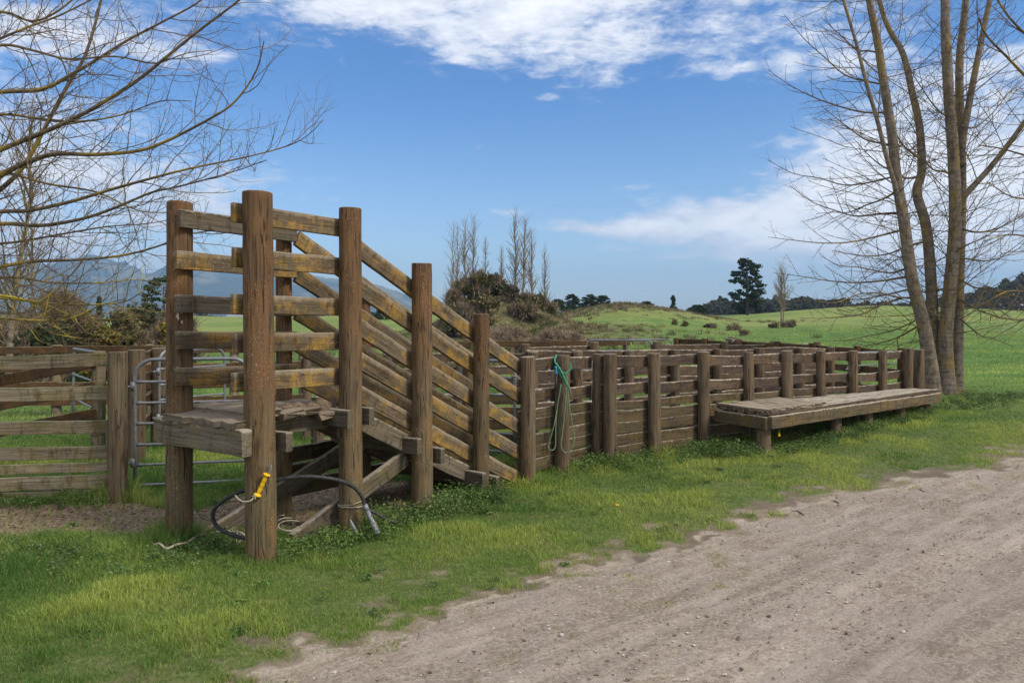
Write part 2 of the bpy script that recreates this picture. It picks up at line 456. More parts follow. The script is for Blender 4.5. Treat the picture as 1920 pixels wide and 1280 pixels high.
m, nt, b = new_mat('ground_soil_and_turf'); M['ground'] = m
geo = nt.new('ShaderNodeNewGeometry'); pos = geo.outputs['Position']
a_s = nt.attr('soil').outputs['Fac']; a_m = nt.attr('mulch').outputs['Fac']; a_r = nt.attr('rough').outputs['Fac']; a_t = nt.attr('thatch').outputs['Fac']; a_l = nt.attr('lush').outputs['Fac']
def gravel_colour(nt, pos):
    n1 = nt.noise(pos, 1.6, 6, .6); n2 = nt.noise(pos, 38, 6, .75); n3 = nt.noise(nt.vm('MULTIPLY', pos, (1, 1, 1)), 7, 5, .65)
    n4 = nt.noise(pos, 140, 3, .7)
    c = nt.mix(nt.step(n2, .33, .68), (.160, .126, .097), (.40, .335, .272))
    c = nt.mix(nt.m('MULTIPLY', nt.step(n3, .45, .66), .6), c, (.185, .140, .105))
    c = nt.mix(nt.m('MULTIPLY', nt.step(n1, .42, .62), .38), c, (.36, .305, .265))
    c = nt.mix(nt.m('MULTIPLY', nt.step(n4, .60, .68), .6), c, (.42, .37, .33))
    c = nt.mix(nt.m('MULTIPLY', nt.step(n4, .40, .33), .6), c, (.085, .065, .05))
    rot = nt.new('ShaderNodeMapping'); rot.inputs['Rotation'].default_value = (0, 0, -math.atan2(.613, .79)); nt.put(rot.inputs[0], pos)
    n5 = nt.noise(nt.vm('MULTIPLY', rot.outputs[0], (.7, 6.5, 1)), 1, 5, .65); n6 = nt.noise(nt.vm('MULTIPLY', rot.outputs[0], (9, 30, 9)), 1, 4, .7)
    c = nt.mix(nt.m('MULTIPLY', nt.step(n5, .48, .64), .40), c, (.43, .365, .305))
    c = nt.mix(nt.m('MULTIPLY', nt.step(n5, .46, .34), .40), c, (.17, .132, .102))
    c = nt.mix(nt.m('MULTIPLY', nt.step(n6, .56, .68), .5), c, (.13, .10, .078))
    h = nt.m('ADD', nt.m('ADD', n2, nt.m('MULTIPLY', n4, .45)), nt.m('MULTIPLY', n3, .8))
    return c, h
gcol, gh = gravel_colour(nt, pos)
t1 = nt.noise(pos, .35, 5, .6); t2 = nt.noise(pos, 2.2, 6, .65); t3 = nt.noise(pos, 18, 5, .7); t4 = nt.noise(pos, .06, 4, .6)
tc = nt.mix(nt.step(t1, .38, .62), (.085, .150, .028), (.165, .215, .045))
tc = nt.mix(nt.m('MULTIPLY', nt.step(t4, .40, .60), .55), tc, (.235, .25, .065))
tc = nt.mix(nt.m('MULTIPLY', nt.step(t2, .45, .65), .4), tc, (.075, .14, .025))
tc = nt.mix(nt.m('MULTIPLY', nt.step(t3, .50, .70), .35), tc, (.065, .10, .022))
tc = nt.mix(nt.m('MULTIPLY', a_l, nt.step(t1, .35, .55, .5, 1)), tc, nt.mix(nt.step(t2, .35, .65), (.045, .105, .018), (.085, .165, .028)))
dry = nt.mix(nt.step(t2, .35, .65), (.085, .09, .028), (.20, .165, .085))
dry = nt.mix(nt.m('MULTIPLY', nt.step(t3, .48, .66), .6), dry, (.09, .065, .035))
tc = nt.mix(nt.m('MULTIPLY', a_r, .9), tc, dry)
thatch = nt.mix(nt.step(t3, .35, .65), (.065, .088, .024), (.14, .155, .05))
thatch = nt.mix(nt.m('MULTIPLY', nt.step(t2, .5, .65), .5), thatch, (.12, .09, .055))
tc = nt.mix(a_t, tc, thatch)
mc = nt.mix(nt.step(t3, .35, .65), (.12, .078, .05), (.28, .20, .145))
mc = nt.mix(nt.m('MULTIPLY', nt.step(nt.noise(pos, 70, 4, .7), .55, .66), .7), mc, (.26, .19, .14))
sc_ = nt.mix(nt.step(t2, .35, .65), (.125, .096, .070), (.245, .195, .148))
sc_ = nt.mix(nt.m('MULTIPLY', nt.step(t3, .5, .7), .4), sc_, (.22, .175, .13))
sc_ = nt.mix(nt.step(a_s, .80, .97), sc_, gcol)
c = nt.mix(nt.step(nt.m('ADD', a_s, nt.m('MULTIPLY', nt.m('SUBTRACT', t3, .5), .6)), .25, .6), tc, sc_)
c = nt.mix(nt.step(nt.m('ADD', a_m, nt.m('MULTIPLY', nt.m('SUBTRACT', t3, .5), .5)), .3, .6), c, mc)
nt.L.new(c, b.inputs['Base Color']); b.inputs['Roughness'].default_value = .95
bump(nt, b, nt.m('ADD', nt.m('ADD', t3, nt.m('MULTIPLY', t2, 2)), nt.m('MULTIPLY', gh, .4)), .6, .03)
g = mesh_np('ground', V, Q, None, M['ground'], smooth=True, attrs={'soil': soil, 'mulch': mul, 'rough': rough, 'lush': (.95 * sstep(74, 46, np.hypot(X, Y) + (fbm(X / 11, Y / 11, 67, 3) - .5) * 26)).ravel(), 'thatch': .9 * sstep(24, 12, np.hypot(X, Y)).ravel()})
tag(g, kind='structure')

# ------------------------------------------------------------------ the gravel road, a sheet over the sunken bed
m, nt, b = new_mat('gravel_road_surface'); M['road'] = m
geo = nt.new('ShaderNodeNewGeometry'); pos = geo.outputs['Position']
gcol, gh = gravel_colour(nt, pos)
wt = nt.attr('wheel').outputs['Fac']
gcol = nt.mix(nt.m('MULTIPLY', wt, .32), gcol, (.42, .37, .325))
nt.L.new(gcol, b.inputs['Base Color']); b.inputs['Roughness'].default_value = .95
bump(nt, b, gh, .9, .018)
dx = np.array([.79, .613]); dn = np.array([.613, -.79])
al = np.concatenate([np.arange(-9, 14, .045), np.arange(14, 60, .35)])
ac = np.concatenate([np.arange(-.35, 5.4, .04), np.arange(5.4, 16, .4)])
A, B = np.meshgrid(al, ac)
RX = -.9 + dx[0] * A; RYc = yb(RX)
RY = RYc - B / .80
Rz = hgt(RX, RY) + .009 + (fbm(RX * 9, RY * 9, 41, 3) - .5) * .016 * sstep(0, .4, B)
wheel = np.exp(-((B - 1.35 - .15 * np.sin(A * .4)) / .32) ** 2) + np.exp(-((B - 2.95 - .15 * np.sin(A * .4 + .4)) / .34) ** 2) + .5 * np.exp(-((B - 4.4) / .3) ** 2)
Rz += -.014 * wheel + .012 * np.exp(-((B - 2.1) / .3) ** 2)
Rz -= (fbm(A * .9, B * 7, 43, 3) - .5) * .012
keep = (B + (fbm(RX * 2.2, RY * 2.2, 45, 3) - .5) * .5) > .02
n1, n2 = A.shape[1], A.shape[0]
ii = (np.arange(n2 - 1)[:, None] * n1 + np.arange(n1 - 1)[None])
Q = np.stack([ii + n1, ii + n1 + 1, ii + 1, ii], -1)
k = keep[:-1, :-1] & keep[1:, 1:]
rd = mesh_np('gravel_road', np.stack([RX, RY, Rz], -1).reshape(-1, 3), Q[k], None, M['road'], smooth=True, attrs={'wheel': np.clip(wheel, 0, 1).ravel()})
tag(rd, kind='structure')

# loose stones lying on the road
def stones(n):
    B_ = rng.uniform(.05, 4.9, n); A_ = 11 * rng.uniform(0, 1, n) ** 1.2 - 3.0 + B_ * .5
    x = -.9 + dx[0] * A_; y = yb(x) - B_ / .8
    s = .0016 + .0030 * rng.exponential(.8, n); s = np.minimum(s, .015)
    z = hgt(x, y) + .009
    base = np.array([(1, 0, 0), (-1, 0, 0), (0, 1, 0), (0, -1, 0), (0, 0, .7), (0, 0, -.5), (.6, .6, .35), (-.6, .6, .35), (.6, -.6, .35), (-.6, -.6, .35)], float)
    tri = [(6, 4, 0), (0, 2, 6), (6, 2, 4), (7, 1, 4), (7, 2, 1), (7, 4, 2), (8, 0, 4), (8, 3, 0), (8, 4, 3), (9, 4, 1), (9, 1, 3), (9, 3, 4), (0, 3, 5), (3, 1, 5), (1, 2, 5), (2, 0, 5)]
    V = base[None] * rng.uniform(.65, 1.3, (n, 10, 1)) * s[:, None, None] * rng.uniform(.7, 1.3, (n, 1, 3))
    a = rng.uniform(0, 6.28, n); ca, sa = np.cos(a)[:, None], np.sin(a)[:, None]
    vx = V[..., 0] * ca - V[..., 1] * sa; vy = V[..., 0] * sa + V[..., 1] * ca
    V = np.stack([vx + x[:, None], vy + y[:, None], V[..., 2] + z[:, None]], -1)
    T = (np.arange(n)[:, None, None] * 10 + np.array(tri)[None]).reshape(-1, 3)
    C = pick([(.25, .20, .165), (.34, .29, .25), (.16, .12, .09), (.10, .08, .065), (.40, .36, .33), (.20, .13, .09)], n, .25)
    return V.reshape(-1, 3), T, np.concatenate([np.repeat(C, 10, 0), np.ones((n * 10, 1))], 1)
m, nt, b = new_mat('stone'); nt.L.new(nt.attr('col').outputs['Color'], b.inputs['Base Color']); b.inputs['Roughness'].default_value = .9; M['stone'] = m
V, T, C = stones(26000)
st = mesh_np('loose_gravel', V, None, T, M['stone'], attrs={'col': C}); tag(st, kind='stuff')

# ================================================================== GRASS (uncountable: one object)
POSTXY = []      # filled with post bases so that grass grows longer round them (see below)
def grass_blades(n, r0, r1, th):
    r = np.exp(rng.uniform(math.log(r0), math.log(r1), n)); t = rng.uniform(-th, th, n)
    x = r * np.sin(t); y = r * np.cos(t)
    d = road_d(x, y)
    bn = bare(x, y)
    clump = fbm(x * 7, y * 7, 71, 2)
    tuft = fbm(x * 4.3, y * 4.3, 77, 3)
    p = np.where(d > .02, .85 * sstep(1.05, .0, d) * sstep(.50, .62, tuft), (1 - bn * .86) * (1 - .85 * sstep(-1.3, .0, d) * sstep(.56, .42, tuft)))
    p = p * np.where(in_mulch(x, y) < 1.0, .05, 1)
    p *= .6 + .6 * clump
    k = rng.uniform(size=n) < p
    x, y, r, bn, d, clump = x[k], y[k], r[k], bn[k], d[k], clump[k]; n = len(x)
    pn = fbm(x * .8, y * .8, 81, 4); pn2 = fbm(x * 2.7, y * 2.7, 83, 3); pn3 = fbm(x * .28, y * .28, 85, 2)
    h = .019 + .015 * sstep(.40, .62, pn) + .026 * sstep(.55, .7, pn2) + .016 * sstep(-1, -3.5, d)
    h *= (1 - .5 * bn) * rng.uniform(.5, 1.4, n)
    h *= 1 + .25 * sstep(9, 30, r)
    near = np.full(n, 9.0)
    for (qx, qy) in POSTXY: near = np.minimum(near, np.hypot(x - qx, y - qy))
    h *= 1 + 1.5 * sstep(.38, .12, near)
    lf = sstep(-1.5, -4.5, x) * sstep(12, 8, y)
    h *= 1 + .45 * lf
    w = .00145 * (1 + np.maximum(r - 4.5, 0) * .20) * rng.uniform(.7, 1.3, n)
    # colours: lush dark green, mid green, yellow green that also paints in dappled sunlight, straw
    lush = np.array((.058, .124, .023)); mid = np.array((.130, .205, .040)); yel = np.array((.265, .31, .065)); straw = np.array((.27, .22, .11))
    f = sstep(.36, .62, pn * .6 + pn3 * .4 + .06 * sstep(-3.2, -.8, d) + .07 * sstep(-1, 2, x) - .07 * lf + rng.normal(0, .05, n))
    C = lush * (1 - f)[:, None] + mid * f[:, None]
    f2 = sstep(.53, .68, pn2 * .35 + pn * .65 + .10 * sstep(-1, 3, x) - .05 * lf + rng.normal(0, .05, n)) * .85  # yellower towards the right, with sunlit dapple put into the blade colour
    C = C * (1 - f2)[:, None] + yel * f2[:, None]
    f3 = (rng.uniform(size=n) < (.05 + .30 * bn)).astype(float) * rng.uniform(.4, 1, n)
    C = C * (1 - f3)[:, None] + straw * f3[:, None]
    C *= rng.uniform(.95, 1.6, (n, 1)) * (1 + sstep(10, 18, r) * (1.1 * fbm(x * .55, y * .55, 87, 4) - .5))[:, None]
    z = hgt(x, y) - .004
    a = rng.uniform(0, 2 * math.pi, n); lean = rng.uniform(.15, 1.0, n) ** 1.2 * h * 1.05
    ca, sa = np.cos(a), np.sin(a)
    b2 = a + rng.normal(0, .9, n) + math.pi / 2
    ux, uy = np.cos(b2) * w, np.sin(b2) * w
    P = np.zeros((n, 5, 3))
    P[:, 0] = np.stack([x - ux, y - uy, z], 1); P[:, 1] = np.stack([x + ux, y + uy, z], 1)
    mx, my, mz = x + ca * lean * .35, y + sa * lean * .35, z + h * .62
    P[:, 2] = np.stack([mx + ux * .8, my + uy * .8, mz], 1); P[:, 3] = np.stack([mx - ux * .8, my - uy * .8, mz], 1)
    P[:, 4] = np.stack([x + ca * lean, y + sa * lean, z + h], 1)
    i = np.arange(n) * 5
    return (P.reshape(-1, 3), np.stack([i, i+1, i+2, i+3], 1), np.stack([i+3, i+2, i+4], 1),
            np.concatenate([np.repeat(C, 5, 0), np.ones((n * 5, 1))], 1))

# ================================================================== LOADING RAMP (cattle chute)
U = np.array((.592, .806)); NV = np.array((-.806, .592)); P2 = np.array((-1.94, 5.79))
def CP(t, o, z):
    q = P2 + U * t + NV * o
    return (q[0], q[1], z)
def ZP_(py, Y): return CAMH - (py - HZ) * Y / F
TS = [0, .9, 1.8, 2.71]
ZT = [2.85, 2.85, 2.43, 1.954]; RR = [.114, .098, .102, .086]
ramp = empty('loading_ramp', CP(1.3, .5, 0), 'weathered timber stock loading ramp of tall round posts and lichen-stained sloping rails', 'loading ramp')
for t, z, r in zip(TS, ZT, RR):
    q = CP(t, 0, 0); POSTXY.append(q[:2])
    o = post(q[0], q[1], H(q[0], q[1]) - .25, z, r, lean=(rng.normal(0, .012), rng.normal(0, .012)), cut=.05 if z > 2.4 and t > 1 else .02).build('post', M['post'], ramp, smooth=True)
TB = [-.1, .95, 1.95, 2.85, 3.7]; ZB = [2.86, 2.70, 2.15, 1.68, 1.3]; RB_ = [.105, .075, .08, .075, .07]
for t, z, r in zip(TB, ZB, RB_):
    q = CP(t, 1.0, 0); POSTXY.append(q[:2])
    post(q[0], q[1], H(q[0], q[1]) - .25, z, r, cut=.03).build('post', M['post'] if t > .5 else M['post'], ramp, smooth=True)
fl = MB(); c1 = CP(-.1, 1.0, 0)
for (px, py, w_, h_) in ((347, 575, 8, 16), (336, 592, 6, 14), (343, 603, 3, 6), (341, 584, 5, 9), (350, 640, 7, 12), (346, 632, 4, 8), (356, 645, 4, 8), (338, 625, 2, 5), (335, 690, 2, 7), (345, 700, 3, 6)):
    n_ = 11; pts_ = []
    for k in range(n_ + 1):
        rr = 0 if k == n_ else rng.uniform(.45, 1.1); a = k / n_ * 6.283
        ang_ = math.asin(max(-.95, min(.95, (px - 339 + w_ * rr * math.cos(a) * .6) / F * 6.2 / .105)))
        pts_.append((c1[0] + .1085 * math.sin(ang_ + .42) , c1[1] - .1085 * math.cos(ang_ + .42), ZP_(py + h_ * rr * math.sin(a) * .6, 6.2)))
    fl.add(pts_, [], [(k, (k + 1) % n_, n_) for k in range(n_)])
fl.build('flaking_paint', simple('old_pale_paint', (.52, .46, .39), .8, 0, .15, 60), ramp)
RZ = [2.765, 2.42, 2.06, 1.76, 1.457]; SL = .475
for i, z in enumerate(RZ):
    # level rails beside the deck, front then back, nailed to the inner faces of the posts
    board(CP(-.16 + rng.normal(0, .012), .132, z - .075), CP(.99, .125, z - .075 + rng.normal(0, .008)), .15, .045, tone=rng.uniform(.9, 1.2)).build('rail', M['rail'], ramp)
    board(CP(-.20 + rng.normal(0, .012), .87, z - .06), CP(.99, .875, z - .07), .15, .045).build('rail', M['grey'] if i in (0, 2) else M['rail'], ramp)
    # sloping rails, doubled in two lengths on the front
    zs = z - .05 - .08
    board(CP(.95, .128, zs - SL * .09), CP(3.58, .115, zs - SL * 2.72), .15, .045, sag=.012, tone=rng.uniform(.9, 1.2)).build('rail', M['rail'], ramp)
    board(CP(1.0, .872, zs + .02), CP(3.66, .878, zs + .02 - SL * 2.66), .15, .045, sag=.01).build('rail', M['rail'], ramp)
for z, h_ in ((.86, .085), (.63, .15), (.46, .12), (.30, .15)):
    board(CP(.90, 1.11, z - h_ / 2), CP(3.72, 1.09, z - h_ / 2 + rng.normal(0, .01)), h_, .045, tone=rng.uniform(.8, 1.15)).build('rail', M['lower_rail'], ramp)
deck = MB()
z0 = 1.065
for k, t in enumerate(np.arange(-.22, .95, .205)):
    lift = .028 * (k % 2) + rng.uniform(0, .012) + (.03 if k in (1, 2) else 0)
    board(CP(t + .1, .02 + rng.uniform(-.03, .02), z0 + lift), CP(t + .1, .97 + rng.uniform(-.02, .1), z0 + lift + rng.normal(0, .012)), .225, .052, up=(U[0], U[1], .10), jit=.006, ragged=.03, seg=14, mb=deck)
deck.build('deck', M['deck'], ramp)
slope = MB()
for t in np.arange(1.08, 3.35, .175):
    z = z0 - SL * (t - .95)
    if z < .02: break
    board(CP(t, .165, z), CP(t, .86, z + rng.normal(0, .006)), .165, .045, up=(U[0], U[1], -SL), jit=.005, mb=slope)
    if int(t * 10) % 2 == 0: board(CP(t, .19, z + .04), CP(t, .83, z + .04), .05, .045, up=(U[0], U[1], -SL), mb=slope)
slope.build('ramp_floor', M['deck'], ramp)
# dry dirt and dung caked on the level deck edge
dm = MB()
for t in np.arange(.25, .95, .12):
    c0 = np.array(CP(t, .17 + rng.uniform(-.01, .03), z0 + .045)); rr = rng.uniform(.05, .085)
    pts = [c0 + np.array((U[0], U[1], 0)) * s for s in (-.09, -.05, 0, .05, .09)]
    tube(pts, [rr * .25, rr * .8, rr, rr * .75, rr * .2], 8, dm)
dm.build('dirt', simple('caked_dirt', (.16, .115, .08), .95, 0, .25, 40, .8), ramp, smooth=True)
for o_ in (.20, .83):
    e_ = .112 if o_ < .5 else .90
    board(CP(1.03, e_, 1.0), CP(3.1, e_, 1.0 - SL * 2.07), .17, .045).build('stringer', M['grey'], ramp)
    board(CP(-.1, o_, .985), CP(.95, o_, .985), .12, .05).build('stringer', M['grey'], ramp)
board(CP(-.165, -.05, .935), CP(-.165, 1.22, .935), .205, .085, ch=.008, jit=.002, tone=1.3).build('end_beam', M['grey'], ramp)
for t, zc, s in ((.15, .91, 1), (.9 - .135, 1.03, 1), (.9 + .135, 1.03, 1), (1.8 - .145, .68, 1), (1.8 + .14, .56, 1), (2.71 - .125, .22, 1), (2.71 + .125, .14, 1)):
    board(CP(t, -.15 + rng.uniform(0, .05), zc), CP(t, 1.13, zc + rng.normal(0, .01)), .15, .06, tone=rng.uniform(.8, 1)).build('bearer', M['grey'], ramp)
board(CP(.42, .16, .02), CP(1.72, .14, .54), .155, .05, tone=.95).build('brace', M['grey'], ramp)
board(CP(-.02, .86, -.02), CP(1.86, .88, .66), .155, .05, tone=.8).build('brace', M['grey'], ramp)

# ================================================================== FENCES
def fence(label, posts, ztops, rails, rad=.085, rmat='fence_rail', pmat='fence_post', rh=.15, side=1, cat='fence', group=None, name='rail_fence', over=.06, gap=None, lower=None, base=.25, matf=None):
    """posts: list of (x, y); rails: heights of the rail tops below the post tops' line (metres under ztop); side: +1 rails on the far side"""
    c = posts[len(posts) // 2]
    root = empty(name, (c[0], c[1], H(*c)), label, cat, group)
    rads = []
    for (x, y), zt in zip(posts, ztops):
        r = rad * rng.uniform(.9, 1.12); rads.append(r)
        post(x, y, H(x, y) - base, zt, r, lean=(rng.normal(0, .015), rng.normal(0, .01)), n=14, cut=rng.uniform(0, .06)).build('post', M[pmat], root, smooth=True)
        if y < 14: POSTXY.append((x, y))
    for i in range(len(posts) - 1):
        if gap and i in gap: continue
        a = np.array(posts[i]); b_ = np.array(posts[i + 1]); d = (b_ - a) / np.linalg.norm(b_ - a)
        nrm = np.array((-d[1], d[0])) * side
        o = nrm * (max(rads[i], rads[i + 1]) + .012)
        for j, rz in enumerate(rails):
            hh_ = rh
            if isinstance(rz, tuple): rz, hh_ = rz
            za, zb = ztops[i] - rz, ztops[i + 1] - rz
            if za - rh < H(*a) - .1: continue
            ja, jb = rng.normal(0, .012, 2)
            mt = (matf(i, j) if matf else (lower if (lower and j >= 2) else rmat))
            board((a[0] - d[0] * over + o[0], a[1] - d[1] * over + o[1], za - hh_ / 2 + ja), (b_[0] + d[0] * over * .2 + o[0], b_[1] + d[1] * over * .2 + o[1], zb - hh_ / 2 + jb),
                  hh_ * rng.uniform(.94, 1.02), .042, sag=rng.uniform(-.004, .012), tone=rng.uniform(.72, 1.2)).build('rail', M[mt], root)
    return root

FS = .73
def FL(px, off=0.):
    "a point of the front fence line (or of a line parallel to it, off metres further back) at an image column"
    k = (px - 960) / F
    y0 = 8.73 + off / .81
    y = y0 / (1 - FS * k)
    return (k * y, y)
def ZP(py, Y): return CAMH - (py - HZ) * Y / F
# foot of the ramp: three posts continuing the ramp's own line
fp = [(.19, 8.69), (.607, 9.13), (1.107, 9.78)]
RAILS = [.035, .40, (.63, .11), .748, .905, 1.062, 1.222]
fence('short rail fence section carrying the green hose at the foot of the loading ramp', fp, [1.47, 1.47, 1.465], RAILS, rad=.084, lower='lower_rail')
fpx = [1143, 1227, 1320, 1405, 1477, 1540, 1600, 1655, 1700]
fpy = [663, 662, 659, 660, 657, 657, 657, 657, 653]
pp = [FL(x) for x in fpx]; zz = [ZP(y, p[1]) for y, p in zip(fpy, pp)]
fence('long front rail fence of grey round posts running behind the low loading platform', pp, zz, RAILS, rad=.082, lower='lower_rail',
      matf=lambda i, j: 'fence_rail' if j < 2 else ('lower_rail' if i < 5 else 'fence_rail'))
# corner post beside it
cp = FL(1722, .1)
co = post(cp[0], cp[1], H(*cp) - .25, ZP(655, cp[1]), .11).build('corner_post', M['fence_post'], None, smooth=True, origin=(cp[0], cp[1], H(*cp)))
tag(co, 'thick round post between the front fence end and the multi-stemmed bare tree', 'post')
POSTXY.append(cp)
# inner race fence, one metre further in
ipx = [1000, 1085, 1178, 1266, 1345, 1425, 1500, 1558]
ip = [FL(x, 1.15) for x in ipx]
fence('inner timber rail fence one pace behind the front fence, forming the drafting race', ip, [1.47 - .006 * i for i in range(len(ip))], [.0, .27, .43, .72, .93, 1.15], rad=.075, rmat='fence_rail', pmat='fence_post')
# middle fence across the yard
mpx = [985, 1112, 1232, 1360, 1450, 1530]
mp_ = [FL(x, 4.2) for x in mpx]
fence('middle timber rail fence across the yards between the race and the back fence', mp_, [1.50, 1.52, 1.51, 1.49, 1.47, 1.44], [.07, .36, .68, 1.0], rad=.085, rmat='fence_rail', pmat='fence_post', gap=[1])
m2 = [FL(1360, 4.2), (6.0, 14.6)]
m2 = [(m2[0][0] + .5, m2[0][1] + .75), (m2[0][0] + 1.0, m2[0][1] + 2.3), (m2[0][0] + 1.3, m2[0][1] + 4.0)]
fence('short dark cross fence joining the middle fence to the back fence', m2, [1.50, 1.52, 1.55], [.03, .34, .66, 1.0], rad=.08, rmat='fence_rail')
# back fence on the right, from the corner to the far gateway
bp = [(7.55, 14.45), (7.25, 15.7), (6.85, 17.0), (6.45, 18.2), (5.9, 19.4), (5.25, 20.4), (4.68, 21.3)]
bz = [1.42, 1.43, 1.46, 1.48, 1.5, 1.52, 1.52]
fence('right-hand stretch of rust-brown back fence from corner post to far gateway', bp, bz, [.04, .42, .80, 1.1], rad=.08, rmat='back_rail', pmat='back_rail', side=-1)
bq = [(3.3, 21.6), (2.2, 21.3), (1.0, 20.9), (.15, 20.6), (-1.2, 20.1), (-2.6, 19.6), (-4.0, 19.0)]
fence('left-hand stretch of back fence with rust-brown top rail before the scrubby mound', bq, [1.5] * 7, [.05, .42, .80, 1.1], rad=.085, rmat='back_rail', pmat='fence_post', side=1)
lq = [(-4.6, 16.4), (-6.0, 16.1), (-7.6, 15.7), (-9.4, 15.4), (-11.4, 15.1), (-13.5, 14.9)]
fence('mossy dark back fence at far left in front of the gorse hedge', lq, [1.47, 1.46, 1.46, 1.46, 1.46, 1.46], [.03, .40, .78, 1.1], rad=.09, rmat='back_rail', pmat='mossy_rail', side=1)
# left front fence
lf = [(-4.10, 7.76), (-6.5, 7.55), (-8.6, 7.35)]
fence('grey mossy rail fence at far left ending at a thick round gatepost', lf, [1.555, 1.53, 1.52], [.035, .365, .70, (.985, .135), (1.155, .10), (1.285, .14), (1.445, .07)], rad=.105, rmat='mossy_rail', pmat='fence_post', side=-1, over=.0, rh=.145)
# cross fences on the left
cq = [(-4.9, 9.75), (-5.35, 11.3), (-6.0, 12.9), (-6.45, 14.5)]
fence('dark timber cross fence behind the left gate, running back to the hedge', cq, [1.52, 1.5, 1.5, 1.48], [.04, .36, .7, 1.0], rad=.11, rmat='back_rail', pmat='fence_post')
kq = [(-5.6, 10.1), (-7.6, 10.6), (-9.8, 11.0)]
fence('low dark rail fence seen through the gaps of the far-left fence', kq, [1.49, 1.1, 1.1], [.06, .40, .75], rad=.095, rmat='back_rail', pmat='mossy_rail', gap=[])
dq = [(-3.3, 12.0), (-2.1, 12.7), (-.9, 13.2), (.3, 13.5)]
fence('dark whitened rail fence seen through the sloping rails of the loading ramp', dq, [1.36, 1.36, 1.37, 1.37], [.02, .25, .48, .74, 1.0], rad=.075, rmat='fence_rail', pmat='fence_post')
eq = [(-2.5, 9.6), (-1.7, 10.0), (-.75, 10.35), (.25, 10.3)]
fence('low brown rail fence close behind the loading ramp', eq, [.92, .9, .88, .9], [.0, .19, .37, .55], rad=.075, rmat='lower_rail', pmat='fence_post')

# ================================================================== GATES
def gate(label, a, b_, ztop, zbot, bars, curve=.16, r=.021, open_top=False, hang=True):
    root = empty('tube_gate', (a[0], a[1], zbot), label, 'gate', 'galvanised tube gates in the yards')
    a = np.array(a); b_ = np.array(b_); d = (b_ - a) / np.linalg.norm(b_ - a)
    def P(s, z): q = a + d * s; return np.array((q[0], q[1], z))
    L = np.linalg.norm(b_ - a)
    arc = [P(curve * (1 - math.cos(t)), ztop - curve + curve * math.sin(t)) for t in np.linspace(0, math.pi / 2, 7)]
    arc2 = [P(L - curve * (1 - math.cos(t)), ztop - curve + curve * math.sin(t)) for t in np.linspace(math.pi / 2, 0, 7)]
    tube([P(0, zbot), P(0, zbot + .4)] + arc + [P(L / 2, ztop)] + arc2 + [P(L, zbot + .4), P(L, zbot)], r, 10).build('frame', M['galv'], root, smooth=True)
    for z in bars:
        mb = tube([P(0.01, z), P(.06, z), P(.09, z), P(L / 2, z), P(L - .09, z), P(L - .06, z), P(L - .01, z)], [r*.95, r*.95, r*.72, r*.72, r*.72, r*.95, r*.95], 8)
        mb.build('bar', M['galv'], root, smooth=True)
    if hang:
        mb = MB()
        for z in (zbot + .25, ztop - .3):
            tube([P(-.02, z - .05), P(-.02, z + .05)], .028, 8, mb); tube([P(-.02, z), P(-.11, z)], .012, 6, mb)
        mb.build('hinge', M['galv'], root, smooth=True)
    return root
gate('large curved-top galvanised tube gate between the far-left gatepost and the loading ramp', (-4.20, 8.32), (-3.02, 8.62), 1.45, .05, [.05, .275, .50, .735, .965, 1.20], curve=.2)
gate('galvanised tube gate partly hidden behind the large left gate', (-5.15, 10.9), (-4.62, 12.0), 1.47, .25, [.25, .5, .75, .97, 1.2], curve=.17)
gate('narrow galvanised tube gate standing open behind the far-left fence', (-7.05, 12.0), (-5.76, 10.3), 1.47, .3, [.3, .68, 1.06], curve=.07)
gate('galvanised tube gate at the foot of the loading ramp, tied with twine', (-.68, 10.15), (.035, 9.68), 1.37, .18, [.18, .42, .66, .92, 1.15], curve=.06)
gate('galvanised tube gate seen above the low platform, near the front fence end', FL(1592, .5), FL(1689, .45), 1.335, .2, [.35, .62, 1.09], curve=.1)
gate('shiny tube gate across the middle of the yards', W(1100, 640, 18.6)[:2], W(1222, 640, 18.2)[:2], 1.50, .3, [.4, .7, 1.0, 1.25], curve=.12)
gate('far galvanised gate closing the gap in the back fence', (3.3, 21.5), (4.6, 21.5), 1.47, .35, [.5, .8, 1.1], curve=.12, hang=False)
gate('low tube gate standing across the race behind the hose post', FL(1030, 2.6), FL(1110, 2.9), 1.37, .3, [.5, .8, 1.08], curve=.08)

# ================================================================== LOW LOADING PLATFORM
zt = .68
f0 = W(1440, 774, 9.86); f1 = W(1757, 731, 13.63)
b0 = np.array(FL(1331)) - np.array((-.59, .808)) * .12; b1 = np.array((7.45, 13.98))
plat = empty('loading_platform', (f0.x, f0.y, H(f0.x, f0.y)), 'long low timber platform on short round legs in front of the fence', 'platform')
fa = np.array((f0.x, f0.y)); fb = np.array((f1.x, f1.y))
mb = MB()
nb = 11
cuts = np.linspace(0, 1, nb + 1)
for i in range(nb):                      # boards laid lengthways, in two lengths
    s0 = (cuts[i] + cuts[i+1]) / 2
    pA = fa * (1 - s0) + b0 * s0; pB = fb * (1 - s0) + b1 * s0
    wdt = np.linalg.norm(fa - b0) / nb
    cut = .30 + rng.uniform(-.03, .03)
    for (s, e, dz) in ((0, cut, .014), (cut + .002, 1, 0)):
        q0 = pA * (1 - s) + pB * s; q1 = pA * (1 - e) + pB * e
        d = (q1 - q0) / np.linalg.norm(q1 - q0); up = (-d[1], d[0], 0)
        board((q0[0], q0[1], zt - .025 + dz + rng.normal(0, .004)), (q1[0], q1[1], zt - .025 + dz * .4 + rng.normal(0, .004)), wdt * .975, .05, up=up, mb=mb, jit=.004, tone=rng.uniform(.85, 1.2), ragged=.02)
mb.build('deck', M['fence_rail'], plat)
cm = MB()                                # short cracked boards at the near end
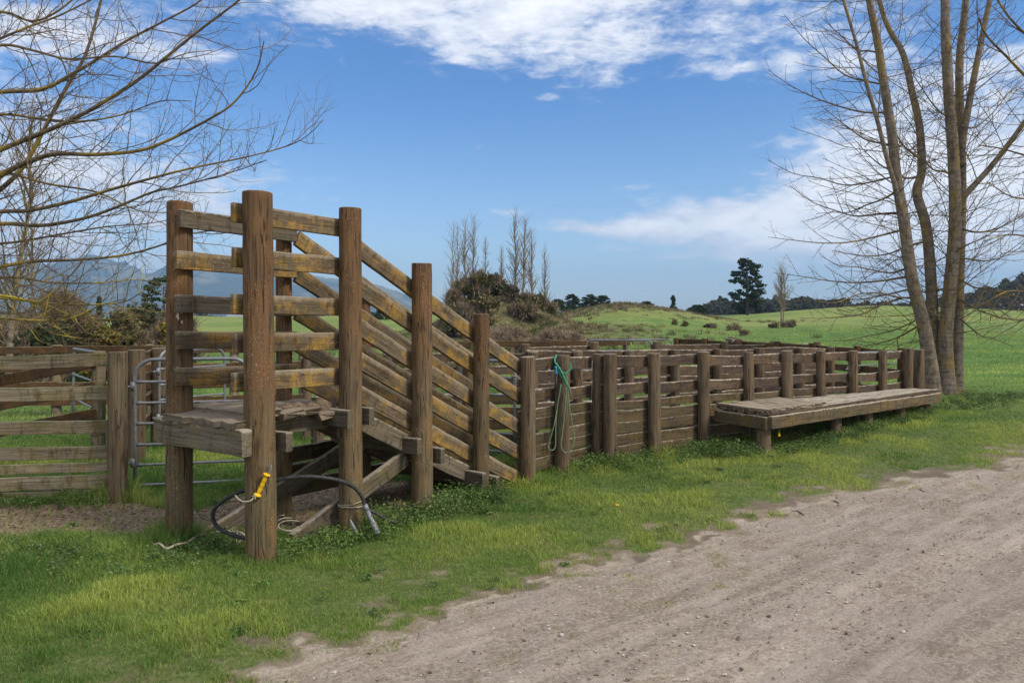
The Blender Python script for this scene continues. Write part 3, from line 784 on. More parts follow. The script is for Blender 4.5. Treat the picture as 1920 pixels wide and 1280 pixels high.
for i in range(15):
    s0 = (i + .5) / 15 * .27
    pA = fa * (1 - s0) + fb * s0; pB = b0 * (1 - s0) + b1 * s0
    board((pA[0], pA[1], zt + .028), (pB[0], pB[1], zt + .028 + rng.normal(0, .004)), np.linalg.norm(fb - fa) * .27 / 15 * .95, .032, up=(.8, .6, 0), mb=cm, jit=.004, ragged=.02, tone=rng.uniform(1.0, 1.35))
cm.build('end_boards', M['deck'], plat)
dn_ = np.array((.62, -.78)) * .035
board((fa[0] + dn_[0], fa[1] + dn_[1], zt - .125), (fb[0] + dn_[0], fb[1] + dn_[1], zt - .14), .165, .055, tone=1.25).build('front_fascia', M['lower_rail'], plat)
de = np.array((-.78, -.55)) * .02
board((fa[0] + de[0], fa[1] + de[1], zt - .135), (b0[0] + de[0], b0[1] + de[1], zt - .135), .165, .055, tone=1.1).build('end_fascia', M['lower_rail'], plat)
for s in (.02, .37, .556, .77, .965):
    q = fa * (1 - s) + fb * s + np.array((-.62, .78)) * .14
    post(q[0], q[1], H(*q) - .2, zt - .06, .095, n=14).build('leg', M['fence_post'], plat, smooth=True)
    POSTXY.append(tuple(q))
for s in (.03, .5, .97):
    q0 = fa * (1 - s) + fb * s + np.array((-.62, .78)) * .05; q1 = b0 * (1 - s) + b1 * s
    board((q0[0], q0[1], zt - .125), (q1[0], q1[1], zt - .125), .14, .05).build('joist', M['grey'], plat)
# yellow tag dangling from a string under the platform
q = W(1461, 812, 10.15)
tg = empty('yellow_tag', (q.x, q.y, q.z), 'small yellow tag dangling on a string under the near end of the platform', 'tag')
tube([(q.x, q.y, zt - .2), (q.x + .005, q.y, q.z + .16), (q.x, q.y, q.z + .02)], .003, 5).build('string', M['twine'], tg)
mb = MB(); board((q.x - .015, q.y, q.z - .02), (q.x + .015, q.y, q.z - .02), .045, .012, mb=mb, seg=4, jit=.001)
tube([(q.x, q.y, q.z + .012), (q.x, q.y, q.z + .03)], .008, 8, mb)
mb.build('tag_plate', M['yellow'], tg)

# ================================================================== SMALL THINGS ROUND THE RAMP
# black hose looping behind the near post and across the third
hp = [(487, 1008, 6.0), (462, 1009, 6.02), (430, 1000, 6.05), (406, 985, 6.08), (399, 962, 6.08), (416, 940, 6.06), (450, 922, 6.04), (490, 908, 6.04), (530, 897, 6.06), (580, 893, 6.1), (630, 899, 6.2),
      (662, 912, 6.32), (678, 930, 6.36), (685, 950, 6.38)]
hose = empty('black_hose', W(487, 1008, 6.0), 'thick black rubber hose looping behind the nearest post and ending in a grey fitting', 'hose')
tube(smooth_path([W(*p) for p in hp], 6), .0165, 12).build('hose_pipe', M['rubber'], hose, smooth=True)
tube(smooth_path([W(*p) for p in [(685, 950, 6.38), (692, 965, 6.37), (700, 982, 6.36), (709, 1000, 6.35)]], 4), [.022, .022, .022, .021, .020, .020, .020, .021, .024, .024, .024, .026, .026], 12).build('fitting', M['greypvc'], hose, smooth=True)
tube(smooth_path([W(*p) for p in [(687, 953, 6.40), (705, 962, 6.42), (722, 972, 6.45), (742, 980, 6.48)]], 4), .012, 8).build('tail', M['rubber'], hose, smooth=True)
mb = MB()
tube([W(684, 945, 6.38), W(688, 957, 6.37)], .024, 10, mb)
mb.build('clamp', M['galv'], hose, smooth=True)
# yellow electric fence handle
hd = empty('fence_handle', W(491, 907, 5.64), 'bright yellow plastic electric fence handle hooked on the nearest tall post', 'fence handle')
A = W(501, 888, 5.645); Bv = W(482, 929, 5.655)
ax = (Bv - A)
prof = [(0, .004), (.01, .026), (.03, .028), (.06, .024), (.08, .014), (.16, .0135), (.2, .0155), (.36, .0165), (.38, .0145), (.42, .0165), (.58, .0165), (.60, .0145), (.64, .0165), (.80, .016), (.86, .0135), (.90, .014), (.92, .027), (.96, .030), (.99, .028), (1.0, .004)]
tube([A + ax * f for f, r in prof], [r for f, r in prof], 16).build('grip', M['yellow'], hd, smooth=True)
tube(smooth_path([A, W(505, 884, 5.65), W(508, 878, 5.66), W(508, 872, 5.67), W(505, 868, 5.685)], 4), .0035, 6).build('hook', M['galv'], hd, smooth=True)
tube(smooth_path([Bv, W(476, 932, 5.64), W(470, 938, 5.62), W(458, 940, 5.62), W(448, 936, 5.64), W(441, 928, 5.68)], 5), .0055, 7).build('cord', M['twine'], hd, smooth=True)
mb = MB()
for k in range(3):
    tube([W(472 + k * 2, 930 + k * 3, 5.635), W(479, 929 + 2 * k, 5.63), W(477 + k, 936, 5.635)], .006, 6, mb)
mb.build('knot', M['twine'], hd, smooth=True)
# knot hole in the post the hook hangs from is left to the wood
# twine tied round the third post
C3 = CP(.9, 0, 0)
tw = empty('tied_twine', (C3[0], C3[1], .30), 'pale twine tied round the second front ramp post, its ends hanging loose', 'twine')
mb = MB()
def ring(cx, cy, r, z0_, z1_, n=28, a0=0, a1=2*math.pi, jit=.004):
    return [(cx + r * math.cos(a), cy + r * math.sin(a), z0_ + (z1_ - z0_) * k / n + rng.normal(0, jit)) for k, a in enumerate(np.linspace(a0, a1, n + 1))]
zc = ZP(958, 6.3)
tube(ring(C3[0], C3[1], .108, zc + .02, zc + .0), .005, 6, mb)
tube(ring(C3[0], C3[1], .108, zc - .03, zc + .045), .004, 6, mb)
k0 = W(656, 973, 6.36)
for (ex, ey) in ((664, 1000), (672, 1006), (676, 1010), (669, 1012)):
    tube(smooth_path([k0, W((656 + ex) / 2 + rng.uniform(-4, 5), (973 + ey) / 2, 6.35), W(ex, ey, 6.35)], 5), .0045, 6, mb)
mb.build('cord', M['twine'], tw, smooth=True)
mb = MB()
for (ex, ey) in ((668, 1004), (674, 1012)):
    tube(smooth_path([k0, W(662 + rng.uniform(-2, 4), 985, 6.345), W(ex, ey, 6.345)], 5), .008, 6, mb)
mb.build('blue_strand', M['bluetwine'], tw, smooth=True)
# loose white rope on the ground
rp = empty('frayed_rope', G(400, 6.05), 'frayed cream rope lying in the grass at the foot of the nearest post', 'rope')
mb = MB()
pts = [(288, 1032), (300, 1036), (312, 1040), (332, 1036), (350, 1028), (372, 1020), (395, 1012), (420, 1012), (440, 1010), (452, 1018), (468, 1022), (474, 1030)]
def onG(px, py, up=.03):
    Y_ = F * CAMH / (py - HZ); x = (px - 960) / F * Y_
    return Vector((x, Y_, H(x, Y_) + up))
tube(smooth_path([onG(px, py, .055 + .02 * (k % 2)) for k, (px, py) in enumerate(pts)], 5), .010, 7, mb)
for k in range(26):
    a = onG(rng.uniform(430, 476), rng.uniform(1012, 1032), .03); e = a + Vector(rng.normal(0, .04, 3)); e.z = max(e.z, a.z + .005)
    tube(smooth_path([a, (a + e) / 2 + Vector(rng.normal(0, .012, 3)), e], 3), .0035, 5, mb)
tube(smooth_path([W(484, 1008, 5.98), W(489, 1000, 5.97), W(492, 1004, 5.96), W(491, 1016, 5.96)], 4), .010, 7, mb)
mb.build('rope_strand', M['frayed'], rp, smooth=True)
# coil of white cord between the posts
cc = empty('cord_coil', onG(545, 985), 'tangle of thin white cord on the ground between the first two ramp posts', 'cord')
mb = MB()
for k in range(3):
    cx, cy = 532 + k * 7, 985 + 3 * (k % 3)
    pts = [W(cx + (22 + 4 * k) * math.cos(t) * .8, cy + (14 - 2 * k) * math.sin(t) - 6, 6.15 + .12 * math.sin(t + k)) for t in np.linspace(.3 * k, .3 * k + 4.8, 16)]
    tube(pts, .0036, 6, mb)
mb.build('cord_loop', M['twine'], cc, smooth=True)
# green garden hose hanging over the hose post
gh_ = empty('garden_hose', W(1053, 760, 9.0), 'green garden hose hung in loops over a fence post, with a blue connector', 'hose')
Yh = 9.0
mb = MB()
for k in range(3):
    dxk = rng.uniform(-3, 3)
    tube(smooth_path([W(1043 + dxk * .5, 665, 9.05), W(1040 + dxk * .3, 678, 8.99), W(1048 + dxk, 690, Yh - .02 * k), W(1061 - 2.2 * dxk, 706 + 3 * k, Yh - .02 * k), W(1062 + dxk, 718 + k * 3, Yh - .02), W(1051 + 2.4 * dxk, 700, Yh - .03), W(1043 - dxk, 680, Yh)], 5), .0068, 8, mb)
tube(smooth_path([W(1056, 700, 8.97), W(1064, 698, 8.98), W(1070, 690, 8.99), W(1069, 680, 9.0)], 5), .009, 8, mb)
mb.build('hose_bundle', M['greenhose'], gh_, smooth=True)
mb = MB()
tube(smooth_path([W(1061, 712, 8.98), W(1061, 740, 8.97), W(1058, 780, 8.97), W(1054, 815, 8.97), W(1052, 835, 8.97), W(1059, 848, 8.97), W(1070, 843, 8.97), W(1076, 822, 8.98), W(1072, 790, 8.98), W(1067, 760, 8.98), W(1064, 725, 8.98)], 5), .0078, 8, mb)
tube(smooth_path([W(1044, 770, 8.98), W(1038, 800, 8.97), W(1029, 830, 8.97), W(1028, 838, 8.97), W(1034, 844, 8.97), W(1041, 836, 8.98), W(1042, 800, 8.99), W(1044, 768, 8.99), W(1052, 720, 8.98)], 5), .0078, 8, mb)
tube(smooth_path([W(1062, 716, 8.98), W(1068, 728, 8.97), W(1069, 740, 8.98)], 4), .008, 8, mb)
mb.build('hose_loops', M['palehose'], gh_, smooth=True)
mb = MB(); tube([W(1042, 686, 8.97), W(1042, 691, 8.97), W(1042.5, 696, 8.97), W(1043, 698, 8.97), W(1043, 703, 8.97)], [.014, .018, .012, .020, .018], 10, mb)
mb.build('connector', M['blueplastic'], gh_, smooth=True)
tube([W(1043, 703, 8.97), W(1042.5, 733, 8.975)], [.013, .012], 10).build('nozzle', M['rubber'], gh_, smooth=True)
# twine on the gate behind
tw2 = empty('gate_twine', W(968, 705, 9.66), 'short cream twine knotted on the gate at the foot of the ramp', 'twine')
mb = MB(); tube(smooth_path([W(962, 704, 9.64), W(967, 702, 9.6), W(972, 707, 9.62), W(976, 712, 9.64)], 5), .006, 6, mb)
tube(ring(.035, 9.68, .03, ZP(707, 9.68), ZP(704, 9.68), 12), .006, 6, mb)
mb.build('cord', M['twine'], tw2, smooth=True)

# ================================================================== BARE TREES
def unit(v): return v / max(np.linalg.norm(v), 1e-9)
def grow_path(p, d, L, up, wig, n=7):
    pts = [p]; d = unit(d); st = L / (n - 1)
    for k in range(n - 1):
        d = unit(d + np.array((0, 0, up)) * st / L * 1.0 + rng.normal(0, wig, 3))
        p = p + d * st; pts.append(p)
    return pts
def spray(mbs, path, r0, r1, lvl, spec, tone=None):
    """draws one branch and, along it, its children; spec[lvl] = (spacing, length, angle lo, hi, up, wiggle, radius, sides, first)"""
    P = np.array(path); m = len(P)
    seglen = np.linalg.norm(np.diff(P, axis=0), axis=1); cum = np.concatenate([[0], np.cumsum(seglen)]); L = cum[-1]
    rad = r0 + (r1 - r0) * (cum / L) ** .8
    sides = [9, 6, 4, 3, 3][min(lvl, 4)]
    tube(path, rad, sides, mbs[min(lvl, len(mbs) - 1)], tone or rng.uniform(.8, 1.2), cap=lvl < 2)
    if lvl >= len(spec): return
    sp, ln, a0, a1, up, wig, rr, nseg, first = spec[lvl]
    s = first * L + rng.uniform(0, sp); sgn = 1
    while s < L * .985:
        f = s / L
        k = min(np.searchsorted(cum, s), m - 1); t = (s - cum[k-1]) / max(seglen[k-1], 1e-6)
        p = P[k-1] * (1 - t) + P[k] * t; tan = unit(P[k] - P[k-1])
        perp = rng.normal(0, 1, 3); perp[1] *= .75
        perp = unit(perp - tan * np.dot(perp, tan))
        ref = np.cross(tan, (0, 1, 0)); ref = unit(ref + rng.normal(0, .35, 3)) * sgn; sgn = -sgn
        perp = unit(perp * .75 + ref)
        a = math.radians(rng.uniform(a0, a1))
        d = tan * math.cos(a) + perp * math.sin(a)
        cl = ln * rng.uniform(.35, 1.15) * (1 - .5 * f)
        lr = np.interp(s, cum, rad)
        cr = min(lr * .7, rr * (cl / ln) ** .6)
        spray(mbs, grow_path(p, d, cl, up, wig, nseg), cr, cr * .4, lvl + 1, spec)
        s += sp * rng.uniform(.5, 1.5)

def bare_tree(label, base, trunk_paths, limb_paths, spec, mats=('bark', 'goldtwig', 'twig'), name='bare_tree', group=None, trunk_spec=None, gold=()):
    root = empty(name, base, label, 'tree', group)
    tm, lm, tw = MB(), MB(), MB()
    for path, r0, r1 in trunk_paths:
        P = np.array(path)
        n = len(P); cum = np.linspace(0, 1, n); rad = r0 + (r1 - r0) * cum
        rad = rad * (1 + .5 * np.exp(-cum * 22))
        tube(path, rad, 14, tm, 1.0)
        if trunk_spec: 
            mbs = [MB(), lm, tw, tw]
            spray_children = spray
            spray([MB(), lm, tw, tw], path, r0, r1, 0, trunk_spec)
    gm = MB()
    for k, (path, r0, r1) in enumerate(limb_paths):
        spray([gm, gm, tw, tw] if k in gold else [lm, tw, tw, tw], path, r0, r1, 0, spec)
    if gm.n: gm.build('drooping_limb', M['yellowtwig'], root, smooth=True)['label'] = 'lower drooping limbs coated in bright yellow lichen'
    if tm.n: tm.build('trunk', M[mats[0]], root, smooth=True)
    if lm.n: lm.build('limb', M[mats[1]], root, smooth=True)
    if tw.n: tw.build('twigs', M[mats[2]], root)
    return root

def trace(pts, Z0, Z1, n=4):
    q = [np.array(W(px, py, Z0 + (Z1 - Z0) * k / (len(pts) - 1))) for k, (px, py) in enumerate(pts)]
    return smooth_path(q, n)

# -- left tree: trunk just outside the picture, limbs sweeping in
LT = 8.0
lb = G(-235, LT)
limbs = [
    ([(-215, 420), (-100, 325), (0, 281), (77, 250), (155, 214), (232, 168), (273, 139), (361, 67), (449, 0), (500, -50)], .047, .008, 7.4),
    ([(-215, 250), (-100, 190), (0, 173), (77, 168), (139, 137), (191, 106), (237, 77), (309, 39), (371, 5), (420, -40)], .040, .007, 8.2),
    ([(-215, 470), (-100, 380), (0, 328), (52, 304), (103, 289), (180, 290), (258, 283), (309, 266), (382, 229), (438, 193), (480, 134), (495, 77)], .050, .006, 7.2),
    ([(-215, 480), (-100, 410), (0, 397), (52, 395), (129, 379), (206, 356), (289, 333), (361, 315), (464, 294), (541, 273), (578, 253), (606, 225)], .040, .003, 7.0),
    ([(-215, 520), (-100, 440), (0, 420), (77, 423), (155, 410), (217, 389), (284, 361), (330, 351), (392, 335), (450, 318), (500, 300)], .042, .004, 7.6),
    ([(-215, 560), (-100, 515), (0, 500), (62, 490), (144, 487), (222, 480), (289, 464), (361, 438), (438, 428)], .036, .005, 7.5),
    ([(-215, 560), (-90, 552), (0, 554), (77, 567), (155, 571), (230, 566), (270, 545)], .030, .004, 7.2),
    ([(-215, 590), (-90, 600), (0, 597), (67, 601), (120, 600), (155, 588), (190, 572), (235, 560)], .028, .004, 6.9),
    ([(-200, 585), (-60, 560), (60, 565), (130, 590), (180, 598), (240, 598), (290, 580)], .026, .004, 7.4),
    ([(-215, 520), (-60, 400), (0, 356), (46, 309), (88, 232), (124, 165), (160, 103), (186, 15), (200, -60)], .042, .012, 8.4),
    ([(-215, 180), (-100, 110), (0, 85), (62, 95), (129, 111), (216, 106), (289, 119), (350, 100), (400, 95)], .030, .004, 8.0),
    ([(-215, 120), (-100, 40), (0, 22), (60, 40), (110, 20), (170, -30)], .030, .008, 8.2),
    ([(-215, 330), (-100, 235), (0, 215), (70, 222), (150, 228), (230, 215), (300, 190), (360, 190)], .030, .004, 7.8),
    ([(-215, 400), (-80, 330), (0, 322), (90, 345), (180, 360), (260, 395), (330, 400), (380, 420)], .028, .004, 8.1),
    ([(-215, 470), (-80, 460), (20, 455), (110, 440), (200, 425), (270, 420), (330, 410)], .026, .004, 7.9),
    ([(-215, 260), (-60, 110), (30, 60), (110, 30), (190, -10)], .030, .008, 8.6),
    ([(-215, 520), (-90, 530), (20, 520), (100, 530), (190, 530), (260, 525), (340, 540)], .024, .003, 8.2),
]
lspec = [(.12, 1.2, 25, 60, .65, .16, .0075, 8, .22), (.085, .40, 25, 65, .35, .14, .0034, 5, .10), (.10, .11, 30, 70, .2, .15, .0022, 3, .2)]
limbs = [(p, a * .84, b, z) for p, a, b, z in limbs]
bare_tree('large bare spreading tree at far left, its lichen-covered limbs sweeping into the picture', lb,
          [(trace([(-235, HZ + F * (CAMH - lb.z) / LT + 30), (-232, 700), (-222, 560), (-214, 400), (-212, 200), (-220, 0), (-230, -250)], LT, LT, 5), .24, .11)],
          [(trace(p, LT, z1), r0, r1) for p, r0, r1, z1 in limbs], lspec, gold=(6, 7, 8, 16))

# -- right tree: a clump of tall stems beyond the platform
RT = 16.5
rb = G(1772, RT)
by = HZ + F * (CAMH - rb.z) / RT + 8
ext = lambda l: l
stems = [
    ([(1748, by), (1745, 690), (1731, 606), (1710, 523), (1695, 416), (1681, 333), (1672, 250), (1657, 154), (1645, 77), (1630, 0), (1612, -120), (1600, -260)], .155, .05, 16.3, 16.0),
    ([(1708, 515), (1697, 430), (1684, 368), (1663, 297), (1645, 226), (1624, 154), (1606, 83), (1583, 6), (1560, -80)], .06, .025, 16.25, 15.6),
    ([(1756, by), (1752, 690), (1746, 535), (1737, 428), (1719, 362), (1728, 321), (1724, 238), (1710, 172), (1693, 101), (1666, 53), (1648, 0), (1630, -90)], .135, .035, 16.6, 16.8),
    ([(1776, by), (1774, 690), (1773, 624), (1782, 535), (1791, 416), (1788, 297), (1779, 178), (1773, 59), (1772, 0), (1765, -150), (1770, -300)], .165, .07, 16.4, 16.3),
    ([(1793, by), (1794, 690), (1797, 535), (1802, 386), (1802, 285), (1799, 119), (1811, 0), (1815, -160)], .14, .06, 16.5, 16.9),
    ([(1801, 310), (1804, 270), (1820, 178), (1835, 101), (1856, 0), (1880, -120)], .085, .045, 16.6, 16.2),
    ([(1800, 390), (1808, 368), (1856, 315), (1898, 261), (1930, 215), (1990, 120)], .075, .035, 16.5, 15.8),
]
rlimbs = []
for (x0, y0, x1, y1, bend) in [(1690, 560, 1500, 600, 14), (1705, 520, 1450, 512, 12), (1695, 430, 1440, 445, 20), (1690, 400, 1480, 350, 24), (1680, 330, 1440, 300, 30), (1665, 210, 1440, 130, 25),
                               (1658, 160, 1470, 30, 30), (1735, 590, 1560, 640, 10), (1725, 560, 1530, 570, -12), (1740, 600, 1600, 655, 8), (1740, 450, 1560, 470, 20), (1790, 480, 1930, 450, 22),
                               (1795, 520, 1940, 560, 12), (1800, 560, 1930, 600, 10), (1800, 430, 1950, 380, 25), (1790, 330, 1690, 250, 20), (1785, 220, 1700, 120, 20), (1802, 240, 1910, 150, 25),
                               (1720, 330, 1600, 260, 20), (1706, 500, 1540, 480, 18), (1712, 540, 1470, 560, 16), (1780, 540, 1660, 520, 18), (1685, 360, 1530, 400, 14), (1800, 600, 1900, 650, 8),
                               (1675, 270, 1540, 200, 18), (1650, 100, 1540, 30, 20), (1728, 300, 1640, 180, 18)]:
    dz = rng.uniform(-1.6, 1.6); n_ = 5
    pts = []
    for k in range(n_ + 1):
        f = k / n_
        pts.append(np.array(W(x0 + (x1 - x0) * f, y0 + (y1 - y0) * f + bend * math.sin(f * math.pi) * (1 if f < .6 else .9) + rng.normal(0, 2.5), 16.4 + dz * f)))
    rlimbs.append((smooth_path(pts, 3), .021 + .008 * rng.uniform(), .005))
rspec = [(.19, 1.0, 25, 55, .30, .11, .011, 6, .12), (.17, .34, 25, 55, .2, .1, .006, 4, .1)]
tspec = [(.125, 2.5, 48, 84, .26, .08, .0125, 8, .12), (.22, .75, 22, 48, .2, .09, .0085, 5, .12), (.18, .26, 25, 55, .15, .1, .0055, 3, .2)]
bare_tree('tall bare multi-stemmed tree with grey bark growing beyond the far end of the low platform', rb,
          [(trace(p, z0, z1, 5), r0, r1) for p, r0, r1, z0, z1 in stems], rlimbs, rspec, mats=('bark', 'twig', 'twig'), trunk_spec=tspec)

# -- tree outside the right edge, only its limbs in view
ob = G(2075, 15.2)
ol = [([(2070, 420), (1985, 220), (1905, 125), (1852, 70), (1836, 35)], .07, .015), ([(2070, 500), (1990, 330), (1900, 285), (1835, 272)], .05, .01), ([(2070, 560), (1990, 470), (1905, 440), (1845, 452)], .04, .008),
      ([(2070, 600), (1985, 565), (1900, 545), (1850, 565)], .04, .008), ([(2070, 300), (2000, 120), (1930, -20), (1880, -80)], .06, .02), ([(2070, 300), (1980, 130), (1890, 30), (1850, -40)], .05, .015),
      ([(2070, 600), (1990, 590), (1910, 600), (1840, 585)], .035, .007), ([(2070, 450), (1980, 380), (1900, 370), (1850, 340)], .04, .008)]
bare_tree('bare tree just outside the right edge, only its drooping twiggy limbs in view', ob,
          [(trace([(2075, HZ + F * (CAMH - ob.z) / 15.2 + 15), (2073, 600), (2070, 400), (2072, 200), (2075, -100)], 15.2, 15.2, 5), .22, .10)],
          [(trace(p, 15.2, 14.6), r0, r1) for p, r0, r1 in ol], [(.2, 1.3, 25, 60, .2, .12, .015, 7, .15), (.17, .45, 25, 55, .2, .1, .007, 4, .1)], mats=('bark', 'goldtwig', 'twig'))

# -- slender pale tree behind the far-left tree
def slim_tree(label, px, Z, top, r0, spread, nbr, group=None, mats=('palebark', 'palebark', 'paletwig'), lean=0., low=.25, name='slender_tree', blen=.26, forks=1, rmin=.004, br=.28):
    b_ = G(px, Z); Hh = (CAMH - (top - HZ) * Z / F) - b_.z
    tp = []
    for fk in range(forks):
        th = Hh * (1 if fk == 0 else rng.uniform(.7, .95)); x = b_.x + (0 if fk == 0 else rng.uniform(-.04, .04) * Hh)
        pts = [np.array((x + lean * th * f + rng.normal(0, .006 * Hh) * (f > 0), b_.y + rng.normal(0, .006 * Hh), b_.z - .15 + th * f)) for f in np.linspace(0, 1, 9)]
        tp.append((smooth_path(pts, 2), r0 * (1 if fk == 0 else .75), r0 * .12))
    spec = [(Hh * .72 / nbr, Hh * blen, 18, 50, .55, .10, r0 * br, 6, low), (Hh * .030, Hh * .085, 18, 45, .45, .1, max(r0 * .11, rmin), 4, .12)]
    return bare_tree(label, b_, tp, [], spec, mats=mats, name=name, group=group, trunk_spec=spec)
slim_tree('pale slender twiggy tree rising behind the limbs of the large left tree', 12, 17, 190, .085, 1, 56, lean=.09, low=.2, mats=('bark', 'twig', 'paletwig'), blen=.30)
slim_tree('bare grey sapling thicket tree behind the left hedge at the frame edge', 62, 25, 360, .06, 1, 50, low=.1, mats=('bark', 'twig', 'paletwig'), blen=.32)

# -- poplars on the mound
pop = [(848, 415, .09, 52, .02), (858, 418, .10, 54, 0), (872, 408, .12, 54.5, .0), (884, 402, .12, 55, .06), (911, 442, .08, 57, -.02), (941, 460, .10, 57, .0), (966, 396, .17, 58, .0), (980, 408, .15, 57, .04), (997, 428, .13, 58, .0), (1022, 462, .11, 59, .0)]
plab = ['leaning thin bare poplar at the left edge of the mound', 'close-set bare poplar second from the left on the mound', 'bare poplar third from left, in the tight left cluster on the mound', 'bare forking poplar at the right of the left cluster on the mound',
        'short thin bare poplar standing alone in the middle of the mound', 'small bare poplar just left of the tallest one', 'tallest bare poplar on the scrubby mound', 'pale-stemmed leaning bare poplar right of the tallest one', 'straight bare poplar second from the right on the mound', 'rightmost bare poplar standing apart at the foot of the mound']
for (px, top, r0, Z, ln), lb_ in zip(pop, plab):
    slim_tree(lb_, px, Z, top, r0 * .62, 1, 60, 'bare poplars on the scrubby mound', mats=('bark', 'bark', 'palebark'), lean=ln * .6, low=.14, name='poplar', blen=.24, rmin=.017, br=.42)
slim_tree('small pale bare tree in the right-hand paddock beside the tall dark pine', 1466, 62, 492, .09, 1, 44, mats=('palebark', 'palebark', 'paletwig'), name='slender_tree', low=.28, blen=.36, forks=3, rmin=.020, br=.4)

# ================================================================== CONIFERS, BUSHES, HEDGE
def build_leaves(name, V, Q, C, mat, parent=None, origin=None):
    return mesh_np(name, V, Q, None, M[mat], parent, attrs={'col': C}, origin=origin)
def conifer(label, px, Z, top, wpx, group=None, base_dz=0., dens=1., open_=.0, name='pine_tree', cols=None, skew=0., crown0=.12, rows=None, clump=1.):
    b_ = G(px, Z); z1 = CAMH - (top - HZ) * Z / F; Hh = z1 - b_.z; R = wpx / 2 * Z / F
    root = empty(name, b_, label, 'tree', group)
    tube([(b_.x, b_.y, b_.z - .3), (b_.x + .01 * Hh, b_.y, b_.z + .5 * Hh), (b_.x + skew * R * .3, b_.y, b_.z + .95 * Hh)], [.028 * Hh, .02 * Hh, .004 * Hh], 8).build('trunk', M['bark'], root, smooth=True)
    cols = cols or [(.018, .034, .012), (.028, .046, .016), (.04, .058, .02), (.013, .025, .010)]
    P = []; S = []
    nt_ = int(84 * dens)
    for k in range(nt_):
        f = crown0 + (1 - crown0) * (k + rng.uniform()) / nt_
        prof = (1 - f) ** .55 * (.72 + .28 * math.sin(f * 9)) if not rows else np.interp(f, *rows)
        a = rng.uniform(0, 6.28); rad = R * prof * rng.uniform(.35, 1.05)
        c0 = np.array((b_.x + rad * math.cos(a) + skew * R * f, b_.y + rad * math.sin(a), b_.z + Hh * f - .05 * rad))
        cr = clump * R * rng.uniform(.16, .30) * (.65 + .35 * (1 - f))
        n = int(80 * dens)
        q = rng.normal(0, .5, (n, 3)) * np.array((cr, cr, cr * .42))
        q[:, 2] += .18 * np.hypot(q[:, 0], q[:, 1])
        P.append(c0 + q)
    P = np.concatenate(P)
    P = P[P[:, 2] > b_.z + .03 * Hh]
    V_, Q_, C_ = leaves(P, max(.024 * Hh, .10), pick(cols, len(P), .35), 1.9)
    build_leaves('crown', V_, Q_, C_, 'needle', root)
    return root
conifer('tall dark pine standing alone on the crest of the right-hand paddock', 1401, 118, 487, 82, dens=1.25, crown0=.06, clump=.75, rows=([0, .1, .25, .36, .45, .55, .66, .76, .86, .94, 1], [.42, .58, .80, .66, 1.02, .70, .86, .56, .62, .40, .22]), skew=-.05)
cg = 'small dark conifers along the skyline'
conifer('bushy dark tree at the left end of the skyline row, right of the mound', 1046, 105, 562, 44, cg, crown0=.0, rows=([0, .3, .6, .85, 1], [.8, 1.0, .9, .6, .3]))
conifer('dark conifer with a rounded double top in the skyline row', 1073, 108, 552, 34, cg, crown0=.0, rows=([0, .3, .6, .85, 1], [.8, 1.0, .9, .6, .3]))
conifer('broad dark tree in the middle of the skyline row', 1106, 110, 553, 40, cg, crown0=.0, rows=([0, .3, .6, .85, 1], [.8, 1.0, .9, .6, .3]))
conifer('dark round-topped tree at the right end of the skyline row', 1130, 110, 555, 34, cg, crown0=.0, rows=([0, .3, .6, .85, 1], [.8, 1.0, .9, .6, .3]))
conifer('low dark tree showing just its crown over the rough grassy knoll', 1212, 108, 566, 30, cg, crown0=.0, rows=([0, .3, .6, .85, 1], [.8, 1.0, .9, .6, .3]))
conifer('narrow pointed conifer on the skyline left of the tall pine', 1262, 112, 554, 18, cg, crown0=.0)
conifer('round dark tree at the foot of the knoll left of the tall pine', 1308, 112, 572, 38, cg, crown0=.0, rows=([0, .3, .6, .85, 1], [.8, 1.0, .9, .6, .3]))
conifer('dark evergreen tree behind the left hedge, beside the leftmost ramp post', 306, 40, 520, 96, None, crown0=.15, dens=.75, cols=[(.045, .068, .03), (.06, .085, .036), (.03, .048, .02)], rows=([0, .3, .55, .75, .9, 1], [.6, 1.0, .95, .75, .6, .3]))
conifer('small dark conifer above the left hedge line', 186, 62, 557, 18, None, crown0=.0)
conifer('dark spreading conifer far off seen between the sloping ramp rails', 718, 90, 567, 46, None, crown0=.0)

